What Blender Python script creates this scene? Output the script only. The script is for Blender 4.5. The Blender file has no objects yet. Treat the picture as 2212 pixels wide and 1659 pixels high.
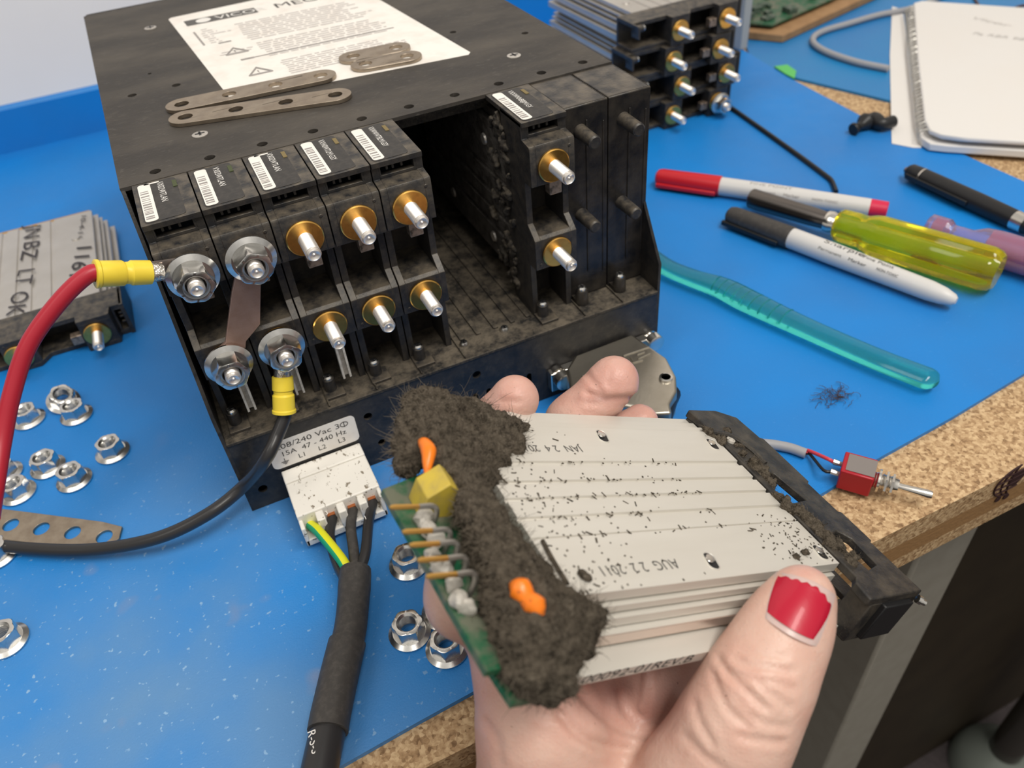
import bpy, bmesh, math, random
import numpy as np
from mathutils import Vector, Matrix
from mathutils.geometry import tessellate_polygon

random.seed(7)
rng = np.random.default_rng(11)
S = 0.001                      # everything below is written in millimetres
SC = bpy.context.scene
COL = SC.collection
PI = math.pi

# ------------------------------------------------------------------ camera, world, lights, exposure
FPX = 1717.84
RC = np.array([[0.9008748736313446, -0.42780894519174206, -0.0735116893663473],
               [-0.33551903421471496, -0.5788200683432649, -0.7432323365949801],
               [0.27541140088818084, 0.6942239083283859, -0.6649825000431648]])
CC = np.array([22.04670317341584, -239.5605306232351, 245.58783163685564])
cam_d = bpy.data.cameras.new('camera')
cam = bpy.data.objects.new('camera', cam_d)
COL.objects.link(cam)
cam_d.sensor_fit = 'HORIZONTAL'
cam_d.sensor_width = 36.0
cam_d.lens = FPX / 2212 * 36.0
cam_d.clip_start = 0.01
cam_d.clip_end = 20
Mx = Matrix.Identity(4)
for i in range(3):
    Mx[i][0] = RC[0][i]; Mx[i][1] = -RC[1][i]; Mx[i][2] = -RC[2][i]; Mx[i][3] = CC[i] * S
cam.matrix_world = Mx
cam_d.dof.use_dof = True
cam_d.dof.focus_distance = 0.262
cam_d.dof.aperture_fstop = 15.0
SC.camera = cam

SC.view_settings.view_transform = 'Standard'
SC.view_settings.look = 'None'
SC.view_settings.exposure = 0.0
SC.view_settings.gamma = 1.0
SC.view_settings.use_curve_mapping = False

world = bpy.data.worlds.new('room_air')
SC.world = world
world.use_nodes = True
nt = world.node_tree
bgn = nt.nodes['Background']
tc = nt.nodes.new('ShaderNodeTexCoord'); sp = nt.nodes.new('ShaderNodeSeparateXYZ')
rp = nt.nodes.new('ShaderNodeValToRGB'); mr = nt.nodes.new('ShaderNodeMapRange')
nt.links.new(tc.outputs['Generated'], sp.inputs[0]); nt.links.new(sp.outputs['Z'], mr.inputs['Value'])
mr.inputs['From Min'].default_value = -1; mr.inputs['From Max'].default_value = 1
nt.links.new(mr.outputs['Result'], rp.inputs[0])
e = rp.color_ramp.elements
e[0].position = 0.40; e[0].color = (0.03, 0.028, 0.026, 1)
e[1].position = 0.92; e[1].color = (1.0, 0.95, 0.88, 1)
for pos, c in ((0.54, (0.22, 0.21, 0.195)), (0.72, (0.34, 0.325, 0.30)), (0.80, (0.85, 0.81, 0.75))):
    q = rp.color_ramp.elements.new(pos); q.color = (*c, 1)
fr = nt.nodes.new('ShaderNodeMapRange'); fr.interpolation_type = 'SMOOTHSTEP'       # the lit room on the near side of the bench
fr.inputs['From Min'].default_value = 0.15; fr.inputs['From Max'].default_value = -0.75; fr.inputs['To Max'].default_value = 1.0
nt.links.new(sp.outputs['Y'], fr.inputs['Value'])
fz = nt.nodes.new('ShaderNodeMapRange'); fz.interpolation_type = 'SMOOTHSTEP'
fz.inputs['From Min'].default_value = -0.35; fz.inputs['From Max'].default_value = 0.15
nt.links.new(sp.outputs['Z'], fz.inputs['Value'])
fm = nt.nodes.new('ShaderNodeMath'); fm.operation = 'MULTIPLY'; nt.links.new(fr.outputs[0], fm.inputs[0]); nt.links.new(fz.outputs[0], fm.inputs[1])
ma = nt.nodes.new('ShaderNodeMix'); ma.data_type = 'RGBA'; ma.blend_type = 'ADD'
nt.links.new(fm.outputs[0], ma.inputs['Factor']); nt.links.new(rp.outputs[0], ma.inputs['A']); ma.inputs['B'].default_value = (0.80, 0.77, 0.72, 1)
nt.links.new(ma.outputs['Result'], bgn.inputs['Color'])
bgn.inputs['Strength'].default_value = 0.42

def area_lamp(name, loc, aim, sx, sy, power, col=(1, 0.95, 0.87)):
    d = bpy.data.lights.new(name, 'AREA'); d.shape = 'RECTANGLE'
    d.size = sx; d.size_y = sy; d.energy = power; d.color = col
    o = bpy.data.objects.new(name, d); COL.objects.link(o)
    o.location = loc
    o.rotation_euler = (Vector(aim) - Vector(loc)).to_track_quat('-Z', 'Y').to_euler()
    return o
area_lamp('ceiling_tube_lamp', (0.42, -0.60, 1.5), (0.22, -0.25, 0), 1.2, 0.30, 20)
area_lamp('ceiling_tube_lamp', (-0.75, -0.25, 1.5), (-0.3, -0.1, 0), 0.3, 1.2, 5)

# ------------------------------------------------------------------ geometry of the view (pixel of the 2212x1659 frame -> a point on a plane of the bench)
def ray(u, w): return RC.T @ np.array([(u - 1106) / FPX, (w - 829.5) / FPX, 1.0])
def PZ(u, w, z=0.0): d = ray(u, w); return CC + d * (z - CC[2]) / d[2]
def PY(u, w, y=0.0): d = ray(u, w); return CC + d * (y - CC[1]) / d[1]
def PD(u, w, dep): return CC + ray(u, w) * dep
# pose of the module in the hand: l runs to its black front, w across, t down into it
O2 = np.array([148.58727808622433, -87.15417132593439, 53.64624249838971])
RM = np.array([[0.8785597418942348, 0.012759298655455541, -0.4774620196627183],
               [0.009431101661762928, -0.99991165294317, -0.009366996709830034],
               [-0.4775393536076651, 0.003726473364639092, -0.8786024579693872]])
def onT(u, w, t=0.0):
    d = RM.T @ ray(u, w); o = RM.T @ (CC - O2); return o + d * (t - o[2]) / d[2]
def onW(u, w, wp=0.0):
    d = RM.T @ ray(u, w); o = RM.T @ (CC - O2); return o + d * (wp - o[1]) / d[1]
def HM(l, w, t): return RM @ np.array([l, w, t], float) + O2

# ------------------------------------------------------------------ materials
MATS = {}
def lin(r, g, b):
    f = lambda c: (c / 255 / 12.92) if c / 255 <= 0.04045 else ((c / 255 + 0.055) / 1.055) ** 2.4
    return (f(r), f(g), f(b))
def mat(name, col, rough=0.5, metal=0.0, noise=None, noise2=None, bump=None, trans=0.0, ior=1.45, spec=0.5, sss=0.0,
        dust=None, coat=0.0, stretch=None, rnoise=0.0):
    """noise=(scale per metre, second colour, from, to[, detail]); dust=(colour, amount, scale)"""
    if name in MATS: return MATS[name]
    m = bpy.data.materials.new(name); m.use_nodes = True; MATS[name] = m
    n = m.node_tree.nodes; L = m.node_tree.links; b = n['Principled BSDF']
    b.inputs['Base Color'].default_value = (*col, 1); b.inputs['Roughness'].default_value = rough
    b.inputs['Metallic'].default_value = metal; b.inputs['IOR'].default_value = ior
    b.inputs['Specular IOR Level'].default_value = spec
    b.inputs['Transmission Weight'].default_value = trans
    b.inputs['Coat Weight'].default_value = coat
    if sss:
        b.inputs['Subsurface Weight'].default_value = sss
        b.inputs['Subsurface Radius'].default_value = (0.004, 0.0016, 0.0009); b.inputs['Subsurface Scale'].default_value = 0.5
    tcn = n.new('ShaderNodeTexCoord'); mp = n.new('ShaderNodeMapping'); L.new(tcn.outputs['Object'], mp.inputs[0])
    if stretch: mp.inputs['Scale'].default_value = stretch
    cur = None
    def mix(a, c2, fac):
        mx = n.new('ShaderNodeMix'); mx.data_type = 'RGBA'
        if a is None: mx.inputs['A'].default_value = (*col, 1)
        else: L.new(a, mx.inputs['A'])
        mx.inputs['B'].default_value = (*c2, 1); L.new(fac, mx.inputs['Factor']); return mx.outputs['Result']
    def noi(scale, lo, hi, det=4, off=0):
        t = n.new('ShaderNodeTexNoise'); t.inputs['Scale'].default_value = scale; t.inputs['Detail'].default_value = det
        t.inputs['Roughness'].default_value = 0.62
        L.new(mp.outputs[0], t.inputs['Vector'])
        r = n.new('ShaderNodeMapRange'); r.inputs['From Min'].default_value = lo; r.inputs['From Max'].default_value = hi
        L.new(t.outputs['Fac'], r.inputs['Value']); return r.outputs['Result'], t.outputs['Fac']
    for nz in (noise, noise2):
        if nz:
            f, _ = noi(nz[0], nz[2], nz[3], nz[4] if len(nz) > 4 else 4)
            cur = mix(cur, nz[1], f)
    if dust:
        g = n.new('ShaderNodeNewGeometry'); s = n.new('ShaderNodeSeparateXYZ'); L.new(g.outputs['Normal'], s.inputs[0])
        r = n.new('ShaderNodeMapRange'); r.inputs['From Min'].default_value = -0.1; r.inputs['From Max'].default_value = 0.9
        r.inputs['To Min'].default_value = 0.22; L.new(s.outputs['Z'], r.inputs['Value'])
        f, _ = noi(dust[2], 0.36, 0.66, 6)
        mu = n.new('ShaderNodeMath'); mu.operation = 'MULTIPLY'; L.new(r.outputs['Result'], mu.inputs[0]); L.new(f, mu.inputs[1])
        m2 = n.new('ShaderNodeMath'); m2.operation = 'MULTIPLY'; L.new(mu.outputs[0], m2.inputs[0]); m2.inputs[1].default_value = dust[1]
        m2.use_clamp = True
        cur = mix(cur, dust[0], m2.outputs[0])
    if cur is not None: L.new(cur, b.inputs['Base Color'])
    if rnoise:
        f, _ = noi(60, 0.3, 0.7, 5)
        mm = n.new('ShaderNodeMapRange'); L.new(f, mm.inputs['Value'])
        mm.inputs['To Min'].default_value = rough - rnoise; mm.inputs['To Max'].default_value = rough + rnoise
        L.new(mm.outputs['Result'], b.inputs['Roughness'])
    if bump:
        t = n.new('ShaderNodeTexNoise'); t.inputs['Scale'].default_value = bump[0]; t.inputs['Detail'].default_value = 5
        L.new(mp.outputs[0], t.inputs['Vector'])
        bn = n.new('ShaderNodeBump'); bn.inputs['Strength'].default_value = bump[1]; bn.inputs['Distance'].default_value = bump[2]
        L.new(t.outputs['Fac'], bn.inputs['Height']); L.new(bn.outputs[0], b.inputs['Normal'])
    return m

DUST = (0.135, 0.112, 0.083)
M_case = mat('dusty_black_paint', (0.011, 0.0115, 0.014), 0.45, dust=(DUST, 0.55, 130), noise=(420, (0.03, 0.028, 0.026), 0.5, 0.75), bump=(900, 0.25, 0.0004))
M_lid = mat('scuffed_black_lid', (0.034, 0.030, 0.027), 0.6, noise=(38, (0.078, 0.067, 0.055), 0.40, 0.70, 7), noise2=(700, (0.10, 0.09, 0.078), 0.58, 0.8), bump=(1500, 0.35, 0.0003), stretch=(0.45, 1, 1))
M_shelf = mat('shelf_grime', (0.014, 0.013, 0.012), 0.7, dust=(DUST, 1.1, 170), noise=(900, (0.06, 0.05, 0.04), 0.5, 0.7), bump=(1200, 0.6, 0.0006))
M_plastic = mat('dusty_black_plastic', (0.017, 0.0175, 0.02), 0.42, dust=(DUST, 0.85, 210), noise=(700, (0.04, 0.036, 0.032), 0.52, 0.75), bump=(1500, 0.3, 0.0003))
M_gloss = mat('glossy_black_plastic', (0.009, 0.0092, 0.011), 0.3, dust=(DUST, 0.75, 120), bump=(800, 0.25, 0.0004))
M_black = mat('plain_black', (0.012, 0.012, 0.013), 0.4)
M_rubber = mat('black_rubber', (0.046, 0.042, 0.039), 0.55, noise=(500, (0.075, 0.068, 0.061), 0.45, 0.75))
M_label = mat('white_label', lin(236, 232, 226), 0.5, noise=(80, lin(222, 214, 206), 0.45, 0.8))
M_ink = mat('grey_ink', (0.30, 0.28, 0.27), 0.6)
M_dark_ink = mat('dark_ink', (0.05, 0.047, 0.045), 0.6)
M_stamp = mat('faded_stamp_ink', (0.07, 0.065, 0.06), 0.7)
M_blacklabel = mat('black_label', (0.03, 0.028, 0.027), 0.5, noise=(500, (0.055, 0.05, 0.045), 0.45, 0.75))
M_white = mat('white_paint_ink', (0.78, 0.76, 0.73), 0.5)
M_zinc = mat('zinc_plate', (0.72, 0.71, 0.69), 0.26, 1.0, noise=(300, (0.62, 0.61, 0.58), 0.4, 0.7), rnoise=0.06)
M_stud = mat('bright_steel_thread', (0.90, 0.86, 0.82), 0.38, 0.9)
M_gold = mat('brass_gold', (0.80, 0.47, 0.12), 0.28, 1.0, noise=(260, (0.62, 0.33, 0.09), 0.45, 0.75))
M_pin = mat('tarnished_gold_pin', (0.72, 0.42, 0.12), 0.35, 1.0)
M_copper = mat('tinned_copper_bar', (0.44, 0.30, 0.25), 0.42, 0.6, noise=(150, (0.36, 0.23, 0.18), 0.4, 0.7), rnoise=0.06)
M_strap = mat('tarnished_strap', (0.44, 0.37, 0.29), 0.42, 1.0, noise=(160, (0.33, 0.27, 0.21), 0.4, 0.7), rnoise=0.08)
M_alu = mat('heat_sink_aluminium', (0.74, 0.71, 0.65), 0.42, 0.40, noise=(45, (0.66, 0.625, 0.56), 0.35, 0.75, 5), stretch=(0.15, 1, 1), rnoise=0.06, bump=(900, 0.08, 0.0003))
M_alu2 = mat('dull_aluminium', (0.60, 0.57, 0.53), 0.36, 0.65, noise=(40, (0.52, 0.49, 0.45), 0.35, 0.75, 5), rnoise=0.05)
M_alud = mat('grimy_aluminium', (0.12, 0.11, 0.10), 0.6, 0.3, noise=(160, (0.045, 0.04, 0.035), 0.4, 0.65, 6), bump=(600, 0.8, 0.001))
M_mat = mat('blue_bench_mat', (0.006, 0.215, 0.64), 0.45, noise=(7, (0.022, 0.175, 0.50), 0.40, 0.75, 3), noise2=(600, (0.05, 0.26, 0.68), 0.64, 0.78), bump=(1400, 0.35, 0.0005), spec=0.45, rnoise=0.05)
def add_front_left_patches(m):  # greyer blue blotches, brownish spots and pale specks, stronger towards the front left
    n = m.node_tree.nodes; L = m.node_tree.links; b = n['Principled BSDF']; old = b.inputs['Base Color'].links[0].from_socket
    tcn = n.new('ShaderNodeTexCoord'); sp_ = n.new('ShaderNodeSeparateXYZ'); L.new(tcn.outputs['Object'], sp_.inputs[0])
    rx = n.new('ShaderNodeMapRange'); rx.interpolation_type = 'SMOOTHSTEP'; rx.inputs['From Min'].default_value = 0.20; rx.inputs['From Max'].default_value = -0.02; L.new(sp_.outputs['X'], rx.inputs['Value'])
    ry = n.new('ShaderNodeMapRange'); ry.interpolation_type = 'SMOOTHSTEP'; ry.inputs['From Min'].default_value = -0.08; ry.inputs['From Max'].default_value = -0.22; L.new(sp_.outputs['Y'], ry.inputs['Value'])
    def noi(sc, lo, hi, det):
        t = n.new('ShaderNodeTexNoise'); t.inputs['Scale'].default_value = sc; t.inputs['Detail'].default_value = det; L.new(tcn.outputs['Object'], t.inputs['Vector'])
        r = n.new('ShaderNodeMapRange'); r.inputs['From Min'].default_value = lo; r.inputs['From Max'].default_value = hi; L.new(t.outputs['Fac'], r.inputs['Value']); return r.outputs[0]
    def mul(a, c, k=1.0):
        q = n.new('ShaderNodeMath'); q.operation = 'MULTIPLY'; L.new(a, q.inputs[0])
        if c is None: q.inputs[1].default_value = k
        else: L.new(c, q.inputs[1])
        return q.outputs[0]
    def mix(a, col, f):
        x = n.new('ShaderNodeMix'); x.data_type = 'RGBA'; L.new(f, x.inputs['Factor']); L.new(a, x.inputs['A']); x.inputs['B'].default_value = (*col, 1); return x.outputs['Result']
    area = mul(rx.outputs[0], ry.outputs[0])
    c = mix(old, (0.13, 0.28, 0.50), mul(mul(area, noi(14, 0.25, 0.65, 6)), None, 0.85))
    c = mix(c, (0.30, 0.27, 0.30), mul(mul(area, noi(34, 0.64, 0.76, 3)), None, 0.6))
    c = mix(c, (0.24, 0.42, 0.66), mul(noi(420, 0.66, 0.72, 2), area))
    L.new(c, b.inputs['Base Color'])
add_front_left_patches(M_mat)
M_mat2 = mat('blue_mat_back', (0.008, 0.20, 0.48), 0.42, noise=(9, (0.022, 0.17, 0.46), 0.35, 0.75, 3), bump=(1400, 0.3, 0.0005))
M_wall = mat('white_wall', (0.92, 0.87, 0.82), 0.7, noise=(6, (0.88, 0.83, 0.79), 0.4, 0.7))
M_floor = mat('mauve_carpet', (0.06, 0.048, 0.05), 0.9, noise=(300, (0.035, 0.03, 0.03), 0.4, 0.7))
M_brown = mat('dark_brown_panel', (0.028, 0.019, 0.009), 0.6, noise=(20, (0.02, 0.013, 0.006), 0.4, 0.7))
M_grey = mat('grey_bench_paint', (0.30, 0.28, 0.24), 0.5, noise=(90, (0.27, 0.25, 0.21), 0.4, 0.7))
M_greybox = mat('pale_grey_paint', (0.36, 0.37, 0.37), 0.5)
M_red_wire = mat('red_wire_jacket', (0.42, 0.017, 0.035), 0.38)
M_blk_wire = mat('black_wire_jacket', (0.028, 0.027, 0.028), 0.32)
M_yellow = mat('yellow_vinyl', (0.88, 0.68, 0.06), 0.38, noise=(120, (0.84, 0.62, 0.05), 0.4, 0.7))
M_whitepl = mat('dusty_white_nylon', (0.82, 0.79, 0.73), 0.45, noise=(520, (0.26, 0.22, 0.17), 0.60, 0.66, 3), bump=(500, 0.2, 0.0004), stretch=(1, 0.5, 1))
M_green_wire = mat('green_stripe', (0.008, 0.32, 0.16), 0.4)
M_yel_wire = mat('yellow_stripe', (0.72, 0.72, 0.02), 0.4)
M_nickel = mat('nickel_hood', (0.56, 0.52, 0.45), 0.36, 1.0, noise=(60, (0.45, 0.41, 0.34), 0.4, 0.7), rnoise=0.05, bump=(900, 0.1, 0.0003))
M_chrome = mat('bright_nickel', (0.80, 0.77, 0.72), 0.2, 1.0)
M_redpl = mat('red_plastic', (0.56, 0.012, 0.022), 0.4)
M_redpl2 = mat('red_switch_body', (0.40, 0.010, 0.022), 0.35)
M_markw = mat('marker_barrel_grey', (0.62, 0.61, 0.60), 0.38)
M_teal = mat('teal_clear_plastic', (0.10, 0.80, 0.74), 0.08, trans=0.92, ior=1.33)
M_yclear = mat('yellow_clear_plastic', (0.98, 0.84, 0.02), 0.06, trans=0.85, ior=1.4)
M_pclear = mat('violet_clear_plastic', (0.62, 0.50, 0.78), 0.1, trans=0.75, ior=1.4)
M_redclear = mat('red_clear_plastic', (0.78, 0.08, 0.10), 0.25, trans=0.25)
M_paper = mat('notebook_paper', (0.72, 0.70, 0.68), 0.7, noise=(14, (0.72, 0.69, 0.66), 0.4, 0.75))
M_card = mat('brown_cardboard', (0.36, 0.21, 0.10), 0.75, noise=(120, (0.28, 0.155, 0.07), 0.4, 0.7))
M_pcb = mat('green_circuit_board', (0.012, 0.10, 0.045), 0.45, noise=(160, (0.13, 0.14, 0.10), 0.42, 0.62), spec=0.4)
M_pcbd = mat('dusty_board', (0.05, 0.085, 0.06), 0.55, noise=(260, (0.20, 0.21, 0.18), 0.5, 0.66), bump=(500, 0.6, 0.001))
M_greywire = mat('grey_wire_jacket', (0.33, 0.33, 0.35), 0.45)
M_tape = mat('green_tape', (0.10, 0.50, 0.12), 0.5)
M_orange = mat('orange_epoxy', (0.88, 0.21, 0.015), 0.28, noise=(500, (0.5, 0.13, 0.02), 0.62, 0.7))
M_yelcap = mat('yellow_capacitor', (0.56, 0.42, 0.055), 0.5, noise=(260, (0.42, 0.32, 0.08), 0.4, 0.7))
M_silicone = mat('white_silicone', (0.52, 0.49, 0.44), 0.45, noise=(600, (0.32, 0.30, 0.26), 0.5, 0.75), bump=(500, 0.5, 0.001))
M_fluff = mat('grey_brown_fluff', (0.115, 0.095, 0.072), 0.95, noise=(450, (0.030, 0.025, 0.019), 0.45, 0.66, 6), noise2=(1500, (0.20, 0.17, 0.135), 0.55, 0.75), bump=(1600, 1.0, 0.0012), spec=0.1)
M_hairs = mat('dust_fibre', (0.125, 0.104, 0.08), 0.9, spec=0.1)
M_hairb = mat('brown_hair', (0.06, 0.035, 0.03), 0.6)
M_nail = mat('red_nail_polish', (0.45, 0.006, 0.030), 0.34, coat=0.15, bump=(600, 0.12, 0.0004), stretch=(1, 0.25, 1))
M_nailbase = mat('bare_nail', (0.58, 0.43, 0.40), 0.3, sss=0.2)
M_glassgr = mat('smoked_tube', (0.05, 0.045, 0.04), 0.1, spec=0.6)
M_dome = mat('grey_green_plastic', (0.16, 0.18, 0.16), 0.25)

def particle_board():
    m = bpy.data.materials.new('particle_board'); m.use_nodes = True
    n = m.node_tree.nodes; L = m.node_tree.links; b = n['Principled BSDF']; b.inputs['Roughness'].default_value = 0.7
    tcn = n.new('ShaderNodeTexCoord')
    v = n.new('ShaderNodeTexVoronoi'); v.inputs['Scale'].default_value = 800; L.new(tcn.outputs['Object'], v.inputs['Vector'])
    nz = n.new('ShaderNodeTexNoise'); nz.inputs['Scale'].default_value = 520; nz.inputs['Detail'].default_value = 6; L.new(tcn.outputs['Object'], nz.inputs['Vector'])
    s = n.new('ShaderNodeSeparateColor'); L.new(v.outputs['Color'], s.inputs[0])
    ad = n.new('ShaderNodeMath'); ad.operation = 'MULTIPLY_ADD'; L.new(s.outputs[0], ad.inputs[0]); ad.inputs[1].default_value = 0.35
    sb = n.new('ShaderNodeMath'); sb.operation = 'MULTIPLY'; L.new(nz.outputs['Fac'], sb.inputs[0]); sb.inputs[1].default_value = 0.75; L.new(sb.outputs[0], ad.inputs[2])
    r = n.new('ShaderNodeValToRGB'); L.new(ad.outputs[0], r.inputs[0])
    e = r.color_ramp.elements; e[0].position = 0.28; e[0].color = (0.19, 0.105, 0.045, 1); e[1].position = 0.74; e[1].color = (0.62, 0.44, 0.25, 1)
    q = r.color_ramp.elements.new(0.48); q.color = (0.40, 0.25, 0.125, 1)
    # the smooth stained stripe along the middle of the sawn edge
    sp2 = n.new('ShaderNodeSeparateXYZ'); L.new(tcn.outputs['Object'], sp2.inputs[0])
    a = n.new('ShaderNodeMath'); a.operation = 'ADD'; L.new(sp2.outputs['Z'], a.inputs[0]); a.inputs[1].default_value = -0.7105
    ab = n.new('ShaderNodeMath'); ab.operation = 'ABSOLUTE'; L.new(a.outputs[0], ab.inputs[0])
    lt = n.new('ShaderNodeMath'); lt.operation = 'LESS_THAN'; L.new(ab.outputs[0], lt.inputs[0]); lt.inputs[1].default_value = 0.0052
    fy = n.new('ShaderNodeMath'); fy.operation = 'LESS_THAN'; L.new(sp2.outputs['Y'], fy.inputs[0]); fy.inputs[1].default_value = -0.3265
    mm = n.new('ShaderNodeMath'); mm.operation = 'MULTIPLY'; L.new(lt.outputs[0], mm.inputs[0]); L.new(fy.outputs[0], mm.inputs[1])
    mx = n.new('ShaderNodeMix'); mx.data_type = 'RGBA'; L.new(mm.outputs[0], mx.inputs['Factor']); L.new(r.outputs[0], mx.inputs['A'])
    mx.inputs['B'].default_value = (0.30, 0.165, 0.065, 1); L.new(mx.outputs['Result'], b.inputs['Base Color'])
    bn = n.new('ShaderNodeBump'); bn.inputs['Strength'].default_value = 0.5; bn.inputs['Distance'].default_value = 0.0008
    L.new(ad.outputs[0], bn.inputs['Height']); L.new(bn.outputs[0], b.inputs['Normal'])
    return m
M_board = particle_board()

# ------------------------------------------------------------------ mesh builder
WM = {}
def rootof(o):
    while o.parent is not None: o = o.parent
    return o
def tag(o, label=None, cat=None, group=None, kind=None):
    if label: o['label'] = label
    if cat: o['category'] = cat
    if group: o['group'] = group
    if kind: o['kind'] = kind
    return o
def thing(name, label, cat, loc=(0, 0, 0), rot=None, group=None):
    o = bpy.data.objects.new(name, None); COL.objects.link(o); o.empty_display_size = 0.01
    M = Matrix.Identity(4)
    if rot is not None: M = Matrix(rot).to_4x4()
    M.translation = Vector([c * S for c in loc])
    o.matrix_world = M; WM[o.name] = M.copy()
    return tag(o, label, cat, group)
def unit(v): v = np.array(v, float); return v / np.linalg.norm(v)
def frame(d):
    d = unit(d); a = np.array([0, 0, 1.0]) if abs(d[2]) < 0.9 else np.array([1.0, 0, 0])
    x = unit(np.cross(a, d)); return x, np.cross(d, x), d
def spline(pts, k=8):
    p = [np.array(q, float) for q in pts]; out = []
    p = [2 * p[0] - p[1]] + p + [2 * p[-1] - p[-2]]
    for i in range(1, len(p) - 2):
        for j in range(k):
            t = j / k; a, b, c, d = p[i - 1], p[i], p[i + 1], p[i + 2]
            out.append(0.5 * (2 * b + (c - a) * t + (2 * a - 5 * b + 4 * c - d) * t * t + (3 * b - a - 3 * c + d) * t ** 3))
    out.append(p[-2]); return out

class MB:
    def __init__(s): s.v = []; s.f = []; s.mi = []; s.cur = 0
    def add(s, vs, fs):
        b = len(s.v); s.v += [tuple(map(float, q)) for q in vs]
        for f in fs: s.f.append([b + i for i in f]); s.mi.append(s.cur)
        return s
    def box(s, x0, x1, y0, y1, z0, z1):
        vs = [(x, y, z) for z in (z0, z1) for y in (y0, y1) for x in (x0, x1)]
        return s.add(vs, [(0, 2, 3, 1), (4, 5, 7, 6), (0, 1, 5, 4), (2, 6, 7, 3), (0, 4, 6, 2), (1, 3, 7, 5)])
    def obox(s, c, ax, ay, az):
        c, ax, ay, az = [np.array(q, float) for q in (c, ax, ay, az)]
        vs = [c + i * ax + j * ay + k * az for k in (-1, 1) for j in (-1, 1) for i in (-1, 1)]
        return s.add(vs, [(0, 2, 3, 1), (4, 5, 7, 6), (0, 1, 5, 4), (2, 6, 7, 3), (0, 4, 6, 2), (1, 3, 7, 5)])
    def lathe(s, o, d, prof, n=24, squash=None, lobes=None):
        """prof: list of (along, radius); closed at the ends where the radius is 0"""
        x, y, d = frame(d); o = np.array(o, float)
        if squash is not None: x, y = squash
        base = len(s.v); rings = []
        for (a, r) in prof:
            if r <= 1e-6:
                s.v.append(tuple(o + d * a)); rings.append([len(s.v) - 1])
            else:
                rg = []
                for k in range(n):
                    th = 2 * PI * k / n; rr = r
                    if lobes and r > lobes[2]: rr = r * (1 - lobes[1] * max(0, math.cos(lobes[0] * th)) ** 2)
                    s.v.append(tuple(o + d * a + (x * math.cos(th) + y * math.sin(th)) * rr)); rg.append(len(s.v) - 1)
                rings.append(rg)
        for A, B in zip(rings, rings[1:]):
            if len(A) == 1 and len(B) == 1: continue
            for k in range(n):
                k2 = (k + 1) % n
                if len(A) == 1: f = [A[0], B[k2], B[k]]
                elif len(B) == 1: f = [A[k], A[k2], B[0]]
                else: f = [A[k], A[k2], B[k2], B[k]]
                s.f.append(f[::-1] if False else f); s.mi.append(s.cur)
        return s
    def cyl(s, p0, p1, r0, r1=None, n=24):
        r1 = r0 if r1 is None else r1; p0 = np.array(p0, float); p1 = np.array(p1, float); h = np.linalg.norm(p1 - p0)
        return s.lathe(p0, p1 - p0, [(0, 0), (0, r0), (h, r1), (h, 0)], n)
    def tube(s, pts, r, n=12, flat=None, up=None):
        """swept tube; r a number or a list; flat=(k, dir): squash along dir by k"""
        P = [np.array(p, float) for p in pts]; m = len(P)
        rr = [r] * m if np.isscalar(r) else list(r)
        T = [unit(P[min(i + 1, m - 1)] - P[max(i - 1, 0)]) for i in range(m)]
        x, y, _ = frame(T[0])
        if up is not None: x = unit(np.array(up) - T[0] * np.dot(up, T[0])); y = np.cross(T[0], x)
        rings = []
        for i in range(m):
            if up is not None: x = np.array(up, float)
            x = unit(x - T[i] * np.dot(x, T[i])); y = np.cross(T[i], x)
            rg = []
            for k in range(n):
                th = 2 * PI * k / n; kx = 1.0 if flat is None else flat
                s.v.append(tuple(P[i] + rr[i] * (x * math.cos(th) * kx + y * math.sin(th)))); rg.append(len(s.v) - 1)
            rings.append(rg)
        for A, B in zip(rings, rings[1:]):
            for k in range(n):
                s.f.append([A[k], A[(k + 1) % n], B[(k + 1) % n], B[k]]); s.mi.append(s.cur)
        s.f.append(rings[0][::-1]); s.mi.append(s.cur); s.f.append(rings[-1]); s.mi.append(s.cur)
        return s
    def prism(s, poly, vec, holes=()):
        """poly and holes: 3-D loops in one plane, pushed along vec"""
        loops = [[np.array(p, float) for p in L] for L in [poly] + list(holes)]; vec = np.array(vec, float)
        tris = tessellate_polygon([[Vector(p) for p in L] for L in loops])
        flat = [p for L in loops for p in L]; n = len(flat)
        b = len(s.v); s.v += [tuple(p) for p in flat] + [tuple(p + vec) for p in flat]
        nrm = np.cross(flat[tris[0][1]] - flat[tris[0][0]], flat[tris[0][2]] - flat[tris[0][0]])
        for t in tris:
            t = list(t)
            nn = np.cross(flat[t[1]] - flat[t[0]], flat[t[2]] - flat[t[0]])
            if np.dot(nn, vec) > 0: t = t[::-1]
            s.f.append([b + i for i in t]); s.f.append([b + n + i for i in t[::-1]]); s.mi += [s.cur] * 2
        o = 0
        for li, L in enumerate(loops):
            m = len(L); ar = np.zeros(3)
            for i in range(m): ar += np.cross(L[i], L[(i + 1) % m])
            rev = (np.dot(ar, vec) > 0) == (li == 0)
            for i in range(m):
                a, c = o + i, o + (i + 1) % m
                f = [b + a, b + c, b + n + c, b + n + a]
                s.f.append(f if rev else f[::-1]); s.mi.append(s.cur)
            o += m
        return s
    def build(s, name, mats, parent=None, bevel=0, smooth=35, world=True, seg=2, subsurf=0):
        V = np.array(s.v) * S; loc = None
        if parent is not None:
            if world:
                Mi = np.array(WM[rootof(parent).name].inverted()); V = V @ Mi[:3, :3].T + Mi[:3, 3]
        else:
            lo, hi = V.min(0), V.max(0); loc = np.array([(lo[0] + hi[0]) / 2, (lo[1] + hi[1]) / 2, lo[2]]); V = V - loc
        me = bpy.data.meshes.new(name); me.from_pydata([tuple(q) for q in V], [], s.f); me.update()
        ms = mats if isinstance(mats, (list, tuple)) else [mats]
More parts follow.
